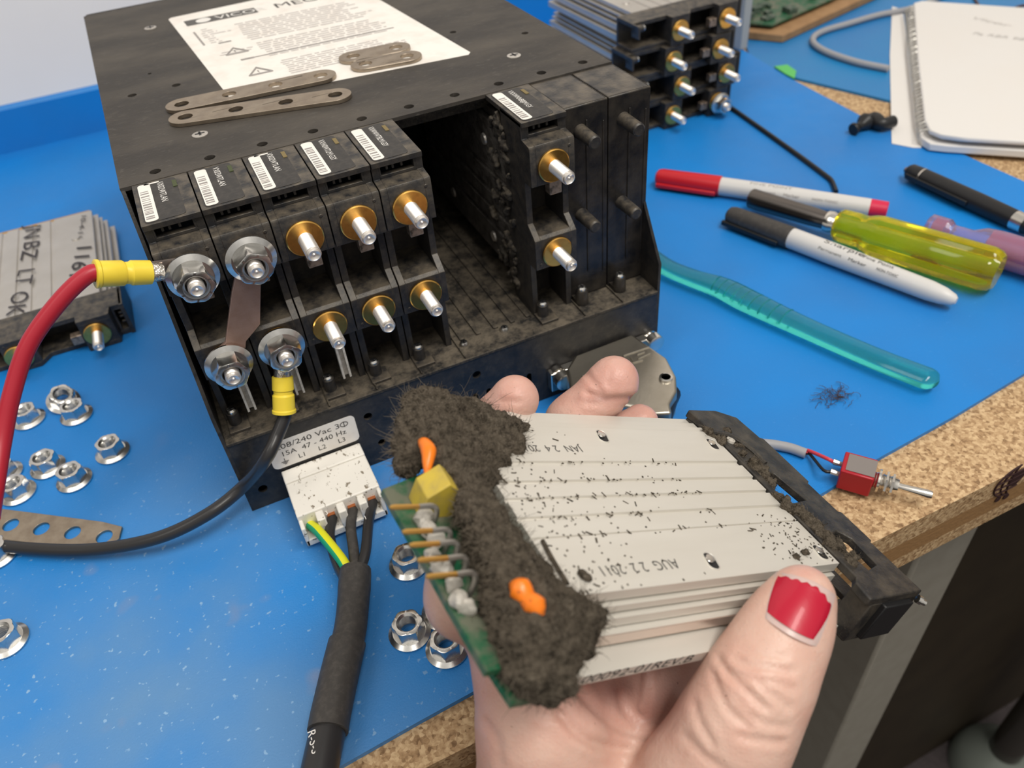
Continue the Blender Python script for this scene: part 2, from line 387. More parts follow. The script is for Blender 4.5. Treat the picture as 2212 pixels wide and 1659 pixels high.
        for m in ms: me.materials.append(m)
        if len(ms) > 1: me.polygons.foreach_set('material_index', s.mi)
        bm = bmesh.new(); bm.from_mesh(me); bmesh.ops.recalc_face_normals(bm, faces=bm.faces); bm.to_mesh(me); bm.free()
        if smooth:
            me.polygons.foreach_set('use_smooth', [True] * len(me.polygons))
            me.set_sharp_from_angle(angle=math.radians(smooth))
        o = bpy.data.objects.new(name, me); COL.objects.link(o)
        if parent is not None: o.parent = parent
        else: o.location = loc; WM[o.name] = Matrix.Translation(Vector(loc))
        if bevel:
            b = o.modifiers.new('edge', 'BEVEL'); b.width = bevel * S; b.segments = seg; b.limit_method = 'ANGLE'; b.angle_limit = math.radians(40)
            b.harden_normals = False
        if subsurf:
            q = o.modifiers.new('round', 'SUBSURF'); q.levels = subsurf; q.render_levels = subsurf
        return o
def copy_tree(o, parent=None):
    c = o.copy(); COL.objects.link(c)
    if parent is not None: c.parent = parent
    for ch in list(o.children): copy_tree(ch, c)
    return c
def place(o, loc, rot=None):
    M = Matrix.Identity(4)
    if rot is not None: M = Matrix(rot).to_4x4()
    M.translation = Vector([float(c) * S for c in loc]); o.matrix_world = M; WM[o.name] = M.copy(); return o
def circ(cx, cy, r, n=20, a0=0): return [(cx + r * math.cos(a0 + 2 * PI * k / n), cy + r * math.sin(a0 + 2 * PI * k / n)) for k in range(n)]
def rrect(x0, x1, y0, y1, r, n=5):
    out = []
    for cx, cy, a in ((x1 - r, y1 - r, 0), (x0 + r, y1 - r, 90), (x0 + r, y0 + r, 180), (x1 - r, y0 + r, 270)):
        for k in range(n + 1):
            th = math.radians(a + 90 * k / n); out.append((cx + r * math.cos(th), cy + r * math.sin(th)))
    return out
def slot(x0, x1, y0, y1, n=8):
    """rounded-end outline between two points with radius = half of the shorter side"""
    r = min(x1 - x0, y1 - y0) / 2 - 1e-4; return rrect(x0, x1, y0, y1, r, n)

TXT = {}
def glyphs(body, shear=0.0):
    k = (body, shear)
    if k not in TXT:
        cu = bpy.data.curves.new('t', 'FONT'); cu.body = body; cu.size = 1.0; cu.shear = shear; cu.resolution_u = 3
        ob = bpy.data.objects.new('t', cu); COL.objects.link(ob)
        dg = bpy.context.evaluated_depsgraph_get(); me = bpy.data.meshes.new_from_object(ob.evaluated_get(dg))
        TXT[k] = ([tuple(v.co) for v in me.vertices], [list(p.vertices) for p in me.polygons])
        bpy.data.objects.remove(ob); bpy.data.curves.remove(cu); bpy.data.meshes.remove(me)
    return TXT[k]
def write(mb, body, o, xd, yd, h, width=None, shear=0.0, wrap=None, bold=0.0):
    """flat lettering with cap height h; wrap=(axis point, axis dir, radius) rolls it round a barrel"""
    vs, fs = glyphs(body, shear)
    if not vs: return mb
    A = np.array(vs); A[:, 0] -= A[:, 0].min(); w = A[:, 0].max(); k = h / 0.69; kx = k if width is None else width / w
    o, xd, yd = np.array(o, float), unit(xd), unit(yd); out = []
    for x, y, _ in A:
        if wrap is None: out.append(o + xd * x * kx + yd * y * k)
        else:
            ap, ad, rad, side = wrap; ang = y * k / rad
            nrm = unit(side); q = np.array(ap) + unit(ad) * np.dot(o - np.array(ap) + xd * x * kx, unit(ad))
            out.append(q + rad * (nrm * math.cos(ang) + yd * math.sin(ang)))
    mb.add(out, fs); return mb

# ================================================================== THE SETTING
MB().box(-1400, 1900, 464, 474, -730, 1100).build('wall_back', M_wall)['kind'] = 'structure'
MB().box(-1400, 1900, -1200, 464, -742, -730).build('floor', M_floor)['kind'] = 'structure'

bench = thing('workbench', 'particle board workbench top on a grey metal leg', 'workbench', (200, 200, -730))
MB().box(-620, 1300, -127, 562 - 98.5, -33, -2.2).build('bench_top', M_board, bench)
lg = MB(); lg.box(287, 329, -100, -58, -730, -33); lg.box(300, 316, -58, 420, -120, -80)
lg.build('leg', M_grey, bench, bevel=2)
# a leaf-and-globe stamp on the sawn edge, only its left part is in the picture
st = MB(); gc = PY(2192, 1035, -127.3); gr = 8.5
def edge_curve(fn, t0, t1, w=0.35, k=14):
    st.tube([gc + np.array([fn(t0 + (t1 - t0) * i / k)[0], 0, fn(t0 + (t1 - t0) * i / k)[1]]) for i in range(k + 1)], w, 6)
for q in (1.0, 0.62, 0.22): edge_curve(lambda t, q=q: (gr * 1.25 * q * math.cos(t), gr * math.sin(t)), PI / 2, PI * 1.5)
for z in (-0.55, -0.15, 0.25, 0.6):
    cxx = math.sqrt(1 - z * z); edge_curve(lambda t, z=z, c=cxx: (gr * 1.25 * c * t, gr * z + 0.6 * (t * t - 1)), -1, 0.4)
st.lathe(gc + [1, 0.2, 0], (0, -1, 0), [(0, 0), (0, 5), (0.3, 5), (0.3, 0)], 5)
for a in (-0.2, 0.35):
    st.lathe(gc + [-3 + 9 * a, 0.1, -10 - 2 * a], (0, -1, 0), [(0, 0), (0, 1.6), (0.25, 1.6), (0.25, 0)], 8)
st.build('printed_stamp', mat('stamp_brown_ink', (0.035, 0.012, 0.012), 0.7), bench)

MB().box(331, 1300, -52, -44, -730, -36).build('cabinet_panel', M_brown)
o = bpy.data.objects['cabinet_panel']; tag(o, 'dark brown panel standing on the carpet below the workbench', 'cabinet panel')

# near blue mat, its back edge turned up against the wall
mb = MB(); yb = 452
prof = [(0, -2.1), (0, -0.0)]
pts = [(-560, -92), (2, -115.5), (29, -113.5), (50, -112.3), (203, -101.2), (231, -98), (276, -95), (452, -78), (464, 27), (463, 67), (453, 144), (459, 230), (468, 298), (474, yb), (-560, yb)]
mb.prism([(x, y, -2.1) for x, y in pts], (0, 0, 2.1))
mb.box(-560, 474, yb - 0.5, yb + 2, -1, 31); mb.box(-560, 474, yb + 2, 463.8, 29, 31)
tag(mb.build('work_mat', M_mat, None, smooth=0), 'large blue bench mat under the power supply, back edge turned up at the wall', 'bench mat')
mb = MB()
mb.prism([(x, y, -2.1) for x, y in [(451, 258), (487, 156), (531, 40), (900, 60), (900, 450), (477, 450), (475, 300)]], (0, 0, 1.9))
tag(mb.build('work_mat', M_mat2, None, smooth=0), 'second blue bench mat lying under the notebook and the grey cable loop', 'bench mat')

# ================================================================== THE POWER SUPPLY
CH = 'open black power supply case with a white instruction label on its lid'
case = thing('power_supply', CH, 'power supply', (95, 135, 0))
W, H, D, YL, H1 = 190.0, 125.2, 272.0, 43.0, 38.4
# front panel with its holes and vents
holes = [circ(53.6, 27.2, 1.8), circ(56.4, 10.8, 1.7), circ(5.8, 9.9, 1.9), circ(101.7, 28.3, 1.9), circ(3.2, 20, 0.9)]
for k in range(5): holes.append(rrect(98.6 + 6.4 * k, 101 + 6.4 * k, 11 + 0.4 * (k % 2), 18.5, 1.15, 4))
for k in range(4): holes.append(rrect(101.8 + 6.4 * k, 104.2 + 6.4 * k, 3, 8.5, 1.15, 4))
fp = MB().prism([(x, 0, z) for x, z in [(0, 0), (W, 0), (W, H1 - 1.5), (0, H1 - 1.5)]], (0, 1.2, 0), [[(x, 0, z) for x, z in h] for h in holes])
fp.build('front_panel', M_case, case)
hb = MB(); hb.box(0, W, 3.5, D, 0, 1.2); hb.box(0, W, D - 1.2, D, 0, H); hb.box(0.2, W - 0.2, 14, 16, 1, H1 - 2)
hb.box(0.1, W - 0.1, 170, 172, H1, H - 2)
hb.build('tray', M_case, case)
sh = MB(); sh.box(-0.2, W + 0.2, -0.5, 170, H1 - 1.5, H1)
for x in (100.5, 108, 116, 124, 131.5): sh.box(x, x + 2.2, 12, 168, H1, H1 + 0.9)
for x in (22, 40.5, 60, 79, 98, 154, 172.6): sh.box(x - 0.3, x + 0.3, 0.2, 22, H1, H1 + 1.0)
sh.build('shelf', M_shelf, case, bevel=0.4)
for x in (-1.3, W):
    s_ = MB().prism([(x, 0.0, 0), (x, 0.0, 52), (x, YL, H - 1), (x, D, H - 1), (x, D, 0)], (1.3, 0, 0)); s_.build('side_wall', M_case, case)
# lid with the row of half covered holes
hl = [circ(11.2 + 18.93 * k, 49.6, 2.0, 16) for k in range(10)] + [circ(29.2, 131.3, 1.9, 14), circ(11, 131.1, 1.9, 14), circ(20.6, 153.7, 0.9, 10), circ(152, 118, 1.6, 12), circ(178, 96, 1.6, 12)]
lid_outline = [(x, y, H - 1.4) for x, y in rrect(-1.4, W + 1.4, YL, D, 3.0, 4)]
lid_outline = [(x, max(y, YL) if y > YL + 10 else YL, z) for x, y, z in lid_outline]
ld = MB().prism([(-1.4, YL, H - 1.4), (W + 1.4, YL, H - 1.4), (W + 1.4, D - 3, H - 1.4), (W - 1.6, D, H - 1.4), (1.6, D, H - 1.4), (-1.4, D - 3, H - 1.4)], (0, 0, 1.4), [[(x, y, H - 1.4) for x, y in h] for h in hl])
ld.build('top_cover', M_lid, case)
ug = MB().box(-0.2, W + 0.2, YL + 9.6, YL + 11.5, H - 9, H - 1.5); ug.box(0.2, W - 0.2, YL + 4.4, YL + 9.6, H - 4.2, H - 3.2)
ug.build('cover_lip', M_shelf, case)
def screw(parent, p, d, r=2.6, h=1.5, m=M_alu2, name='screw'):
    b = MB(); x, y, d = frame(d); p = np.array(p, float)
    b.lathe(p, d, [(0, 0), (0, r), (h * 0.55, r), (h, r * 0.72), (h, 0)], 18)
    b.cur = 1
    for ax, ay in ((x, y), (y, x)): b.obox(p + d * h, ax * r * 0.6, ay * r * 0.14, d * 0.12)
    return b.build(name, [m, M_black], parent)
for x, y in ((30.2, 72), (161.7, 73.3), (28.5, 222.5), (128, 215)): screw(case, (x, y, H), (0, 0, 1), 3.0, 0.5)
for x, y in ((101, 9), (119.8, 9.4)): screw(case, (x, y, H1), (0, 0, 1), 1.9, 1.8, M_zinc)

# instruction label on the lid
lab = MB().prism([(x, y, H) for x, y in [(38.5, 231), (46.9, 99.6), (48.6, 97.4), (146.5, 86.6), (148.2, 88.8), (136, 236), (40, 233)]], (0, 0, 0.12)).build('instruction_label', M_label, case, smooth=0)
zl = H + 0.16
P0 = np.array([40.6, 226.0, zl]); ex = unit([1, -0.035, 0]); ey = unit([-0.06, 1, 0])
def lp(x, y): return P0 + ex * x + ey * (-y)
bar = lambda b, x0, x1, y, h: b.add([lp(x0, y), lp(x1, y), lp(x1, y + h), lp(x0, y + h)], [(0, 3, 2, 1)])
b1 = MB(); bar(b1, 4, 40, 4, 10)
b1.build('printed_logo_block', mat('label_header_ink', (0.10, 0.095, 0.09), 0.6), lab, smooth=0)
b1 = MB(); P0 = P0 + np.array([0, 0, 0.06])
for k in range(24): pass
b1.lathe(lp(13, 9) + np.array([0, 0, 0]), (0, 0, 1), [(0, 0), (0.02, 3.8), (0.03, 0)], 20); write(b1, 'VICOR', lp(19, 12), ex, ey, 6)
b1.build('printed_logo', M_white, lab, smooth=0)
b2 = MB(); write(b2, 'MEGA PAC', lp(50, 13), ex, ey, 8); b2.build('printed_title', M_dark_ink, lab, smooth=0)
tx = MB(); rr = random.Random(3)
def lines(x0, x1, y0, y1, step, h):
    y = y0
    while y < y1:
        x = x0 + rr.random() * 2
        end = x1 - rr.random() * 12
        while x < end:
            w = 2 + rr.random() * 6; bar(tx, x, min(x + w, end), y, h); x += w + 1.1
        y += step
lines(24, 88, 26, 58, 3.2, 1.3); lines(25, 88, 62, 84, 3.0, 1.2); lines(27, 84, 93, 112, 2.6, 1.0); lines(7, 22, 24, 48, 3.4, 1.2); lines(7, 24, 66, 70, 3, 1)
tx.build('printed_text', mat('faint_print', (0.56, 0.53, 0.51), 0.6), lab, smooth=0)
tx = MB(); bar(tx, 4.2, 5.2, 26, 24); bar(tx, 11, 17, 50.5, 1.8); bar(tx, 14, 20, 80.5, 2.0); bar(tx, 20, 86, 81, 1.0)
for cx, cy in ((15, 63), (17, 96)):
    tri = [lp(cx, cy), lp(cx - 5, cy + 8.5), lp(cx + 5, cy + 8.5)]
    for a, b in ((0, 1), (1, 2), (2, 0)): tx.tube([tri[a], tri[b]], 0.45, 4)
    write(tx, '!', lp(cx - 0.6, cy + 7.4), ex, ey, 4)
tx.build('printed_marks', M_ink, lab, smooth=0)

# terminal label on the front panel
tl = MB().prism([(x, -0.02, z) for x, z in rrect(12.6, 48.2, 17.0, 31.0, 2.2, 5)], (0, -0.12, 0)).build('terminal_label', M_label, case, smooth=0)
tx = MB(); yy = -0.2
write(tx, '208/240 Vac 3', (15.6, yy, 26.7), (1, 0, 0), (0, 0, 1), 2.5, 26.0)
th = [(43.6 + 1.55 * math.cos(2 * PI * k / 20), yy, 27.9 + 1.15 * math.sin(2 * PI * k / 20)) for k in range(21)]
tx.tube(th, 0.17, 5); tx.tube([(43.6, yy, 26.5), (43.6, yy, 29.3)], 0.17, 5)
write(tx, '15A  47 - 440 Hz', (17.6, yy, 22.8), (1, 0, 0), (0, 0, 1), 2.4, 26)
for k, s_ in enumerate(('L1', 'L2', 'L3')): write(tx, s_, (23.2 + 8.2 * k, yy, 19.0), (1, 0, 0), (0, 0, 1), 2.3)
tx.tube([(17.6, yy, 21.6), (17.6, yy, 19.9)], 0.14, 5)
for k, hw in enumerate((1.5, 0.95, 0.4)): tx.tube([(17.6 - hw, yy, 19.9 - 0.65 * k), (17.6 + hw, yy, 19.9 - 0.65 * k)], 0.14, 5)
tx.build('printed_text', M_dark_ink, tl, smooth=0)

# ------------------------------------------------------------------ output modules
def threads(b, p, d, L, r=2.65, pitch=0.95):
    pr = [(0, 0), (0, r)]; a = 0.4
    while a < L - 1.4: pr += [(a, r - 0.30), (a + pitch / 2, r)]; a += pitch
    pr += [(L - 1.1, r - 0.25), (L - 0.2, r * 0.82), (L, r * 0.70), (L - 0.25, r * 0.6), (L - 0.55, 0.7), (L - 0.15, 0.25), (L - 0.15, 0)]
    return b.lathe(p, d, pr, 22)
Z1, Z2 = 70.4, 33.0          # stud heights above the shelf
def face_body(b, w=18.6, top=86.6):
    side = [(6.5, top - 0.6), (6.5, 80), (0.6, 79.3), (0, 78.4), (0, 63.4), (6, 63.0), (6, 45), (1.2, 41.2), (0, 40), (0, 26.6), (6, 26.2), (6, 0), (24, 0), (24, top - 0.6)]
    for x in (0.05, w - 2.55): b.prism([(x, y, z) for y, z in side], (2.5, 0, 0))
    lug = [(0.6, 79.3), (0, 78.4), (0, 63.4), (9, 63.4), (9, 79.6), (6.5, 80)]
    b.prism([(2.5, y, z) for y, z in lug], (w - 5, 0, 0))
    lug2 = [(1.2, 41.2), (0, 40), (0, 26.6), (9, 26.6), (22, 27), (22, 41.4)]
    b.prism([(2.5, y, z) for y, z in lug2], (w - 5, 0, 0))
    b.box(2.5, w - 2.5, 22, 24, 0, top - 0.8); b.box(0.05, w - 0.05, 5.6, 37.6, 84.6, top)
    b.box(2.5, w - 2.5, 6.5, 9, 80, 81.2); b.box(2.5, 3.2, 6.5, 9, 81, 84.6); b.box(w - 3.4, w - 2.5, 6.5, 9, 81, 84.6)
    for x in (5.2, 7.4, 10.6): b.box(x, x + 0.9, 6.9, 7.9, 82.6, 84.7)
    b.cyl((w - 2.2, 0.2, 76.4), (w - 2.2, -0.25, 76.4), 0.75, 0.6, 12); b.cyl((2.3, 0.2, 28.8), (2.3, -0.25, 28.8), 0.75, 0.6, 12)
    b.box(0.2, 8, -2, 6.2, 0, 1.2); b.cyl((3.4, 3.6, 0), (3.4, 3.6, 6.6), 2.5, 2.3, 18)
    return b
def heat_sink(b, y0, y1):
    prof = [(0.0, 12), (0, 25), (0.8, 25.4), (0.8, 27.6), (0, 28), (0, 34), (0.8, 34.4), (0.8, 36), (0, 36.4), (0, 42), (0.8, 42.4), (0.8, 44.4), (0, 44.8), (0, 52), (0.8, 52.4), (0.8, 54), (0, 54.4), (0, 76)]
    far = [(2.2, 76), (2.2, 74), (3.4, 74), (3.4, 78.5), (4.4, 78.5), (4.4, 74), (5.8, 74), (5.8, 80), (6.8, 80), (6.8, 74), (8.4, 74), (8.4, 82), (12, 82), (12, 77), (13.4, 77), (13.4, 84.5), (17, 84.5)]
    near = [(t, 88 - z) for t, z in far][::-1]
    pl = prof + far + near
    return b.prism([(t + 0.4, y0, z) for t, z in pl], (0, y1 - y0, 0))
def module_proto():
    t = thing('output_module', 'x', 'power module', (0, 0, 0))
    face_body(MB()).build('front_housing', M_plastic, t, bevel=0.25, world=False)
    heat_sink(MB(), 24, 124).build('heat_sink', M_alud, t, world=False)
    for y in (44, 92):
        for z in (20, 66): MB().lathe((0.4, y, z), (-1, 0, 0), [(0, 0), (0, 2.6), (0.7, 2.2), (0.7, 0)], 14).build('rivet', M_alu2, t, world=False)
    for z in (Z1, Z2):
        w = MB().lathe((9.3, 0, z), (0, -1, 0), [(0, 2), (0, 6.1), (0.3, 6.5), (1.0, 6.5), (1.3, 6.1), (1.3, 2)], 36).build('washer', M_gold, t, world=False)
        threads(MB(), (9.3, -0.8, z), (0, -1, 0), 12.4).build('stud', M_stud, t, world=False)
    MB().obox((10.6, 3.0, 60.4), (2.6, 0, 0), (0, 2.2, 0), (0, 0, 2.8)).build('terminal_tab', mat('tab_metal', (0.36, 0.28, 0.22), 0.5, 0.8, noise=(500, (0.10, 0.08, 0.06), 0.45, 0.7)), t, bevel=0.4, world=False)
    screw(t, (3.4, 3.6, 6.6), (0, 0, 1), 1.9, 1.5, M_zinc)
    b = MB()
    for k, z in enumerate((30, 37, 41, 45, 50)): b.obox((8, 134, z), (0.5, 0, 0), (0, 7, 0), (0, 0, 0.5))
    b.box(3, 4.6, 124, 131, 18, 74)
    b.build('pin_header', M_pin, t, world=False)
    return t
proto = module_proto()
def fix_screw(root):
    pass
SLOT0, PITCH = 2.37, 18.93
def module_label(t, text, border, led):
    lb = MB().prism([(x, y, 86.62) for x, y in rrect(1.4, 14.4, 6.9, 36.0, 1.6, 4)], (0, 0, 0.1)).build('label', M_blacklabel, t, world=False, smooth=0)
    b = MB().prism([(x, y, 86.74) for x, y in rrect(1.8, 5.9, 7.4, 35.6, 1.2, 4)], (0, 0, 0.05))
    if border: b.box(4, 9.0, 34.7, 35.6, 86.74, 86.79)
    b.build('barcode_patch', M_label, lb, world=False, smooth=0)
    b = MB(); y = 9.0
    r2 = random.Random(text)
    while y < 30: h = 0.35 + r2.random() * 0.8; b.box(2.2, 4.9, y, y + h, 86.79, 86.82); y += h + 0.4 + r2.random() * 0.9
    b.build('barcode', M_ink, lb, world=False, smooth=0)
    b = MB(); write(b, text, (8.2, 34.6, 86.78), (0, -1, 0), (1, 0, 0), 2.1, 15.5 if len(text) < 12 else 18.5); b.build('printed_text', M_white, lb, world=False, smooth=0)
    b = MB().box(13.0, 14.4, 28, 33, 86.4, 86.95); b.build('indicator_window', mat('window_' + led, {'g': (0.05, 0.065, 0.02), 'y': (0.19, 0.14, 0.05)}[led], 0.5), t, world=False)
GRP = 'power modules with two studs'
mods = {}
spec = [(0, 'VX02WTLAN', True, 'g', 'leftmost output module in the case, red cable on its upper stud'),
        (1, 'VX03WTLAN', False, 'g', 'second output module from the left, black cable on its lower stud'),
        (2, 'VX02WTLAN', True, 'y', 'middle one of the five output modules standing side by side in the case'),
        (3, 'VXW0WTLM1GSY', False, 'y', 'fourth of the five output modules side by side, both gold washers bare'),
        (4, 'VXWWWTBLM1GSY', False, 'y', 'output module bordering the empty slots on their left, bare gold washers'),
        (7, 'VXXWNNBBJM1GV', False, 'y', 'lone output module between the empty slots and the two blank covers')]
for i, tx_, bd, led, lab_ in spec:
    c = copy_tree(proto); c['label'] = lab_; c['group'] = 'output modules in the case'
    place(c, (SLOT0 + PITCH * i, 5.7, H1 + 0.02)); mods[i] = c
    module_label(c, tx_, bd, led)
pr_ = []
r8 = random.Random(21)
for k in range(46):
    c = np.array([SLOT0 + PITCH * 7 - 0.2 + r8.uniform(-0.6, 0.4), 5.7 + 19 + abs(r8.gauss(0, 9)), H1 + r8.uniform(6, 82)]); pr_.append((c, c + np.array([0, r8.uniform(-3, 3), r8.uniform(-4, 4)]), r8.uniform(0.8, 1.9), r8.uniform(0.6, 1.4), None))
SIDE_DUST = pr_
# white guide rail ends in the lower windows of the first three modules
for i in (0, 1, 2):
    b = MB().box(9.0, 9.8, 1.2, 4, 5.6, 26.2); b.box(11.6, 12.4, 1.2, 4, 5.6, 26.2); b.box(9.0, 12.4, 3.4, 4.2, 5.6, 26.2)
    b.build('white_rail', mat('white_rail', (0.62, 0.59, 0.54), 0.5, noise=(300, (0.36, 0.33, 0.29), 0.5, 0.72)), mods[i], world=False)
# blank covers
for i, lb_ in ((8, 'glossy black blank cover with two pegs next to the lone output module'), (9, 'glossy black blank cover with two pegs at the right end of the case')):
    t = thing('blank_cover', lb_, 'slot cover', (SLOT0 + PITCH * i, 14, H1), group='blank covers')
    b = MB(); top = 86.2
    b.prism([(0.1, 0, 0.2), (0.1, 0, top), (18.6, 0, top), (18.6, 0, 0.2)], (0, 1.4, 0)); b.prism([(0.1, 0.1, top - 1.3), (18.6, 0.1, top - 1.3), (18.6, 29, top - 1.3), (0.1, 29, top - 1.3)], (0, 0, 1.3))
    b.prism([(17.4, 0.2, 0.2), (17.4, 0.2, top), (17.4, 29, top), (17.4, 60, 0.2)], (1.2, 0, 0)); b.prism([(0.1, 0.2, 0.2), (0.1, 0.2, top), (0.1, 29, top), (0.1, 60, 0.2)], (1.0, 0, 0))
    b.build('cover_plate', M_gloss, t, bevel=0.9, world=False, seg=3)
    b = MB().box(9.0, 9.7, -0.45, 0.2, 12, 80); b.box(16.4, 16.9, -0.3, 0.2, 10, 78); b.build('moulded_rib', M_gloss, t, world=False, bevel=0.15)
    for z in (76.0, 40.4): MB().lathe((6.6, 0.2, z), (0, -1, 0), [(0, 3.0), (1, 2.8), (11.4, 2.6), (12, 2.1), (12, 0)], 22).build('peg', M_plastic, t, world=False)
    b = MB().lathe((3.6, -4.6, 0), (0, 0, 1), [(0, 0), (0, 2.9), (6.5, 2.7), (7.2, 2.3), (7.2, 0)], 20); b.box(1, 6.2, -4.6, 0.2, 0, 2.0); b.build('screw_boss', M_gloss, t, world=False)
    screw(t, (SLOT0 + PITCH * i + 3.6, 9.4, H1 + 7.2), (0, 0, 1), 2.0, 1.6, M_zinc)

# ------------------------------------------------------------------ nuts
def nut_mesh(b, hexr=5.6, fr=7.4, hole=2.95, h=7.2):
    n = 48; hx = []
    def hexrad(th): a = (th + PI / 6) % (PI / 3) - PI / 6; return hexr * math.cos(PI / 6) / math.cos(a)
    rings = [('c', hole, 0.0), ('c', fr - 0.5, 0.0), ('c', fr, 0.35), ('c', fr, 0.9), ('c', hexr + 0.25, 1.9), ('h', 1.0, 1.9), ('h', 1.0, h - 0.75), ('m', 0, h - 0.15), ('c', hexr * 0.84, h), ('c', hole + 0.75, h), ('c', hole, h - 0.8)]
    k = 0
    zz = h - 1.2
    while zz > 0.6: rings += [('c', hole + 0.22, zz), ('c', hole, zz - 0.45)]; zz -= 0.9
    base = len(b.v); idx = []
    for ty, r, z in rings:
        rg = []
        for i in range(n):
            th = 2 * PI * i / n
            q = r if ty == 'c' else (hexrad(th) * r if ty == 'h' else min(hexrad(th), hexr * 0.93))
            b.v.append((q * math.cos(th), q * math.sin(th), z)); rg.append(len(b.v) - 1)
        idx.append(rg)
    idx.append(idx[0])
    for A, B in zip(idx, idx[1:]):
        for i in range(n): b.f.append([A[i], A[(i + 1) % n], B[(i + 1) % n], B[i]]); b.mi.append(0)
    return b
nut0 = nut_mesh(MB()).build('flange_nut', M_zinc, None, smooth=32)
def add_nut(loc, label, rz=0.0, axis=None, group='loose flange nuts on the mat', scale=1.0, tilt=None):
    n = nut0.copy(); COL.objects.link(n); tag(n, label, 'nut', group)
    if axis is not None:
        x, y, d = frame(axis); R = np.stack([x * math.cos(rz) + y * math.sin(rz), -x * math.sin(rz) + y * math.cos(rz), d], 1)
    else:
        R = np.array([[math.cos(rz), -math.sin(rz), 0], [math.sin(rz), math.cos(rz), 0], [0, 0, 1]])
        if tilt is not None:
            ax, ang = tilt; R = np.array(Matrix.Rotation(ang, 3, Vector(ax))) @ R
    M = Matrix((R * scale).tolist()).to_4x4(); M.translation = Vector([float(c) * S for c in loc]); n.matrix_world = M; WM[n.name] = M.copy()
    return n
YF = 5.7
studpos = lambda i, up: np.array([SLOT0 + PITCH * i + 9.3, YF, H1 + (Z1 if up else Z2)])
add_nut(studpos(0, 1) + [0, -3.2, 0], 'flange nut on the upper stud clamping the red cable lug', 0.3, (0, -1, 0), 'nuts tightened on studs', 1.12)
add_nut(studpos(1, 1) + [0, -3.0, 0], 'flange nut on the upper stud at the top of the copper link', 0.1, (0, -1, 0), 'nuts tightened on studs', 1.12)
add_nut(studpos(0, 0) + [0, -3.0, 0], 'flange nut on the lower stud at the bottom of the copper link', 0.5, (0, -1, 0), 'nuts tightened on studs', 1.12)
add_nut(studpos(1, 0) + [0, -3.2, 0], 'flange nut on the lower stud clamping the black cable lug', 0.8, (0, -1, 0), 'nuts tightened on studs', 1.12)
loose = [(60, 901, 0.2, 'loose flange nut on the blue mat right beside the bend of the red cable', None),
         (138, 868, 0.7, 'loose flange nut tipped on its side against another nut', ((0.8, 0.5, 0), 0.45)),
         (163, 892, 0.1, 'loose flange nut propping up a tipped one, below the module on the mat', None),
         (241, 972, 0.35, 'loose flange nut lying alone, nearest the case side wall', None),
         (101, 1004, 0.8, 'loose flange nut touching another one above the perforated link', None),
         (158, 1032, 0.5, 'loose flange nut nearest above the end hole of the perforated link', None),
         (36, 1060, 0.9, 'loose flange nut just above the perforated link at the picture edge', None),
         (8, 1018, 0.4, 'loose flange nut half hidden behind the red cable', None),
         (12, 1380, 0.2, 'loose flange nut by itself below the black cable, cut by the picture edge', None),
         (-8, 1195, 0.2, 'dark loose flange nut at the picture edge under the black cable', None),
         (882, 1214, 0.4, 'loose flange nut partly behind the gold pins of the held module', None),
         (955, 1318, 0.9, 'loose flange nut mostly hidden by the held module, behind two others', None),
         (884, 1362, 0.25, 'loose flange nut left of its twin beside the black heat shrink sleeve', None),
         (965, 1397, 0.6, 'loose flange nut touching the hand, nearest the bench edge', None)]
for u, w, rz, lb_, tl_ in loose:
    p = PZ(u, w, 2.0); add_nut((p[0], p[1], 0.05 if tl_ is None else 2.2), lb_, rz, None, 'loose flange nuts on the mat', 1.0, tl_)
bpy.data.objects.remove(nut0)

# copper link between two studs
def strip(b, cl, hw, y0, th, holes):
    """flat bar in a vertical plane from a list of outline points"""
    return b.prism([(x, y0, z) for x, z in cl], (0, -th, 0), [[(x, y0, z) for x, z in h] for h in holes])
A = studpos(1, 1); B = studpos(0, 0)
ol = [(A[0] + 6.6 * math.cos(t), A[2] + 6.6 * math.sin(t)) for t in np.linspace(-0.55, PI + 0.35, 14)]
ol += [(A[0] - 8.0, A[2] - 9.2), (B[0] - 2.2, A[2] - 13.5)] if False else [(A[0] - 6.8, A[2] - 5.5), (A[0] - 9.4, A[2] - 10.5)]
ol += [(B[0] + 1.6, B[2] + 8.5)]
ol += [(B[0] + 6.6 * math.cos(t), B[2] + 6.6 * math.sin(t)) for t in np.linspace(PI * 0.62, 2 * PI + 0.25, 16)]
ol += [(B[0] + 8.2, B[2] + 6.5), (B[0] + 14.6, B[2] + 11.5), (A[0] + 0.8, A[2] - 9)]
cu = strip(MB(), ol, 0, YF - 1.4, 1.5, [circ(A[0], A[2], 2.6, 16), circ(B[0], B[2], 2.6, 16)])
tag(cu.build('link_bar', M_copper, None, bevel=0.2), 'copper coloured link bar slanting between an upper and a lower stud', 'link bar')

# straps lying on the lid
def strap_thing(name, p0, p1, n, z, label, group, m=M_strap, hw=6.4, th=1.5, hr=2.9):
    p0, p1 = np.array(p0[:2], float), np.array(p1[:2], float); d = p1 - p0; L = np.linalg.norm(d); d /= L; nn = np.array([-d[1], d[0]])
    ol = [p0 + hw * (d * math.cos(t) + nn * math.sin(t)) for t in np.linspace(PI / 2, PI * 1.5, 14)] + [p1 + hw * (d * math.cos(t) + nn * math.sin(t)) for t in np.linspace(-PI / 2, PI / 2, 14)]
    hs = [[(p0 + d * (L * k / (n - 1)) + np.array(c)) for c in circ(0, 0, hr, 18)] for k in range(n)]
    b = MB().prism([(q[0], q[1], z) for q in ol], (0, 0, th), [[(q[0], q[1], z) for q in h] for h in hs])
    return tag(b.build(name, m, None, bevel=0.3), label, 'link bar', group)
G2 = 'link bars lying on the lid'
zb = H + 0.15
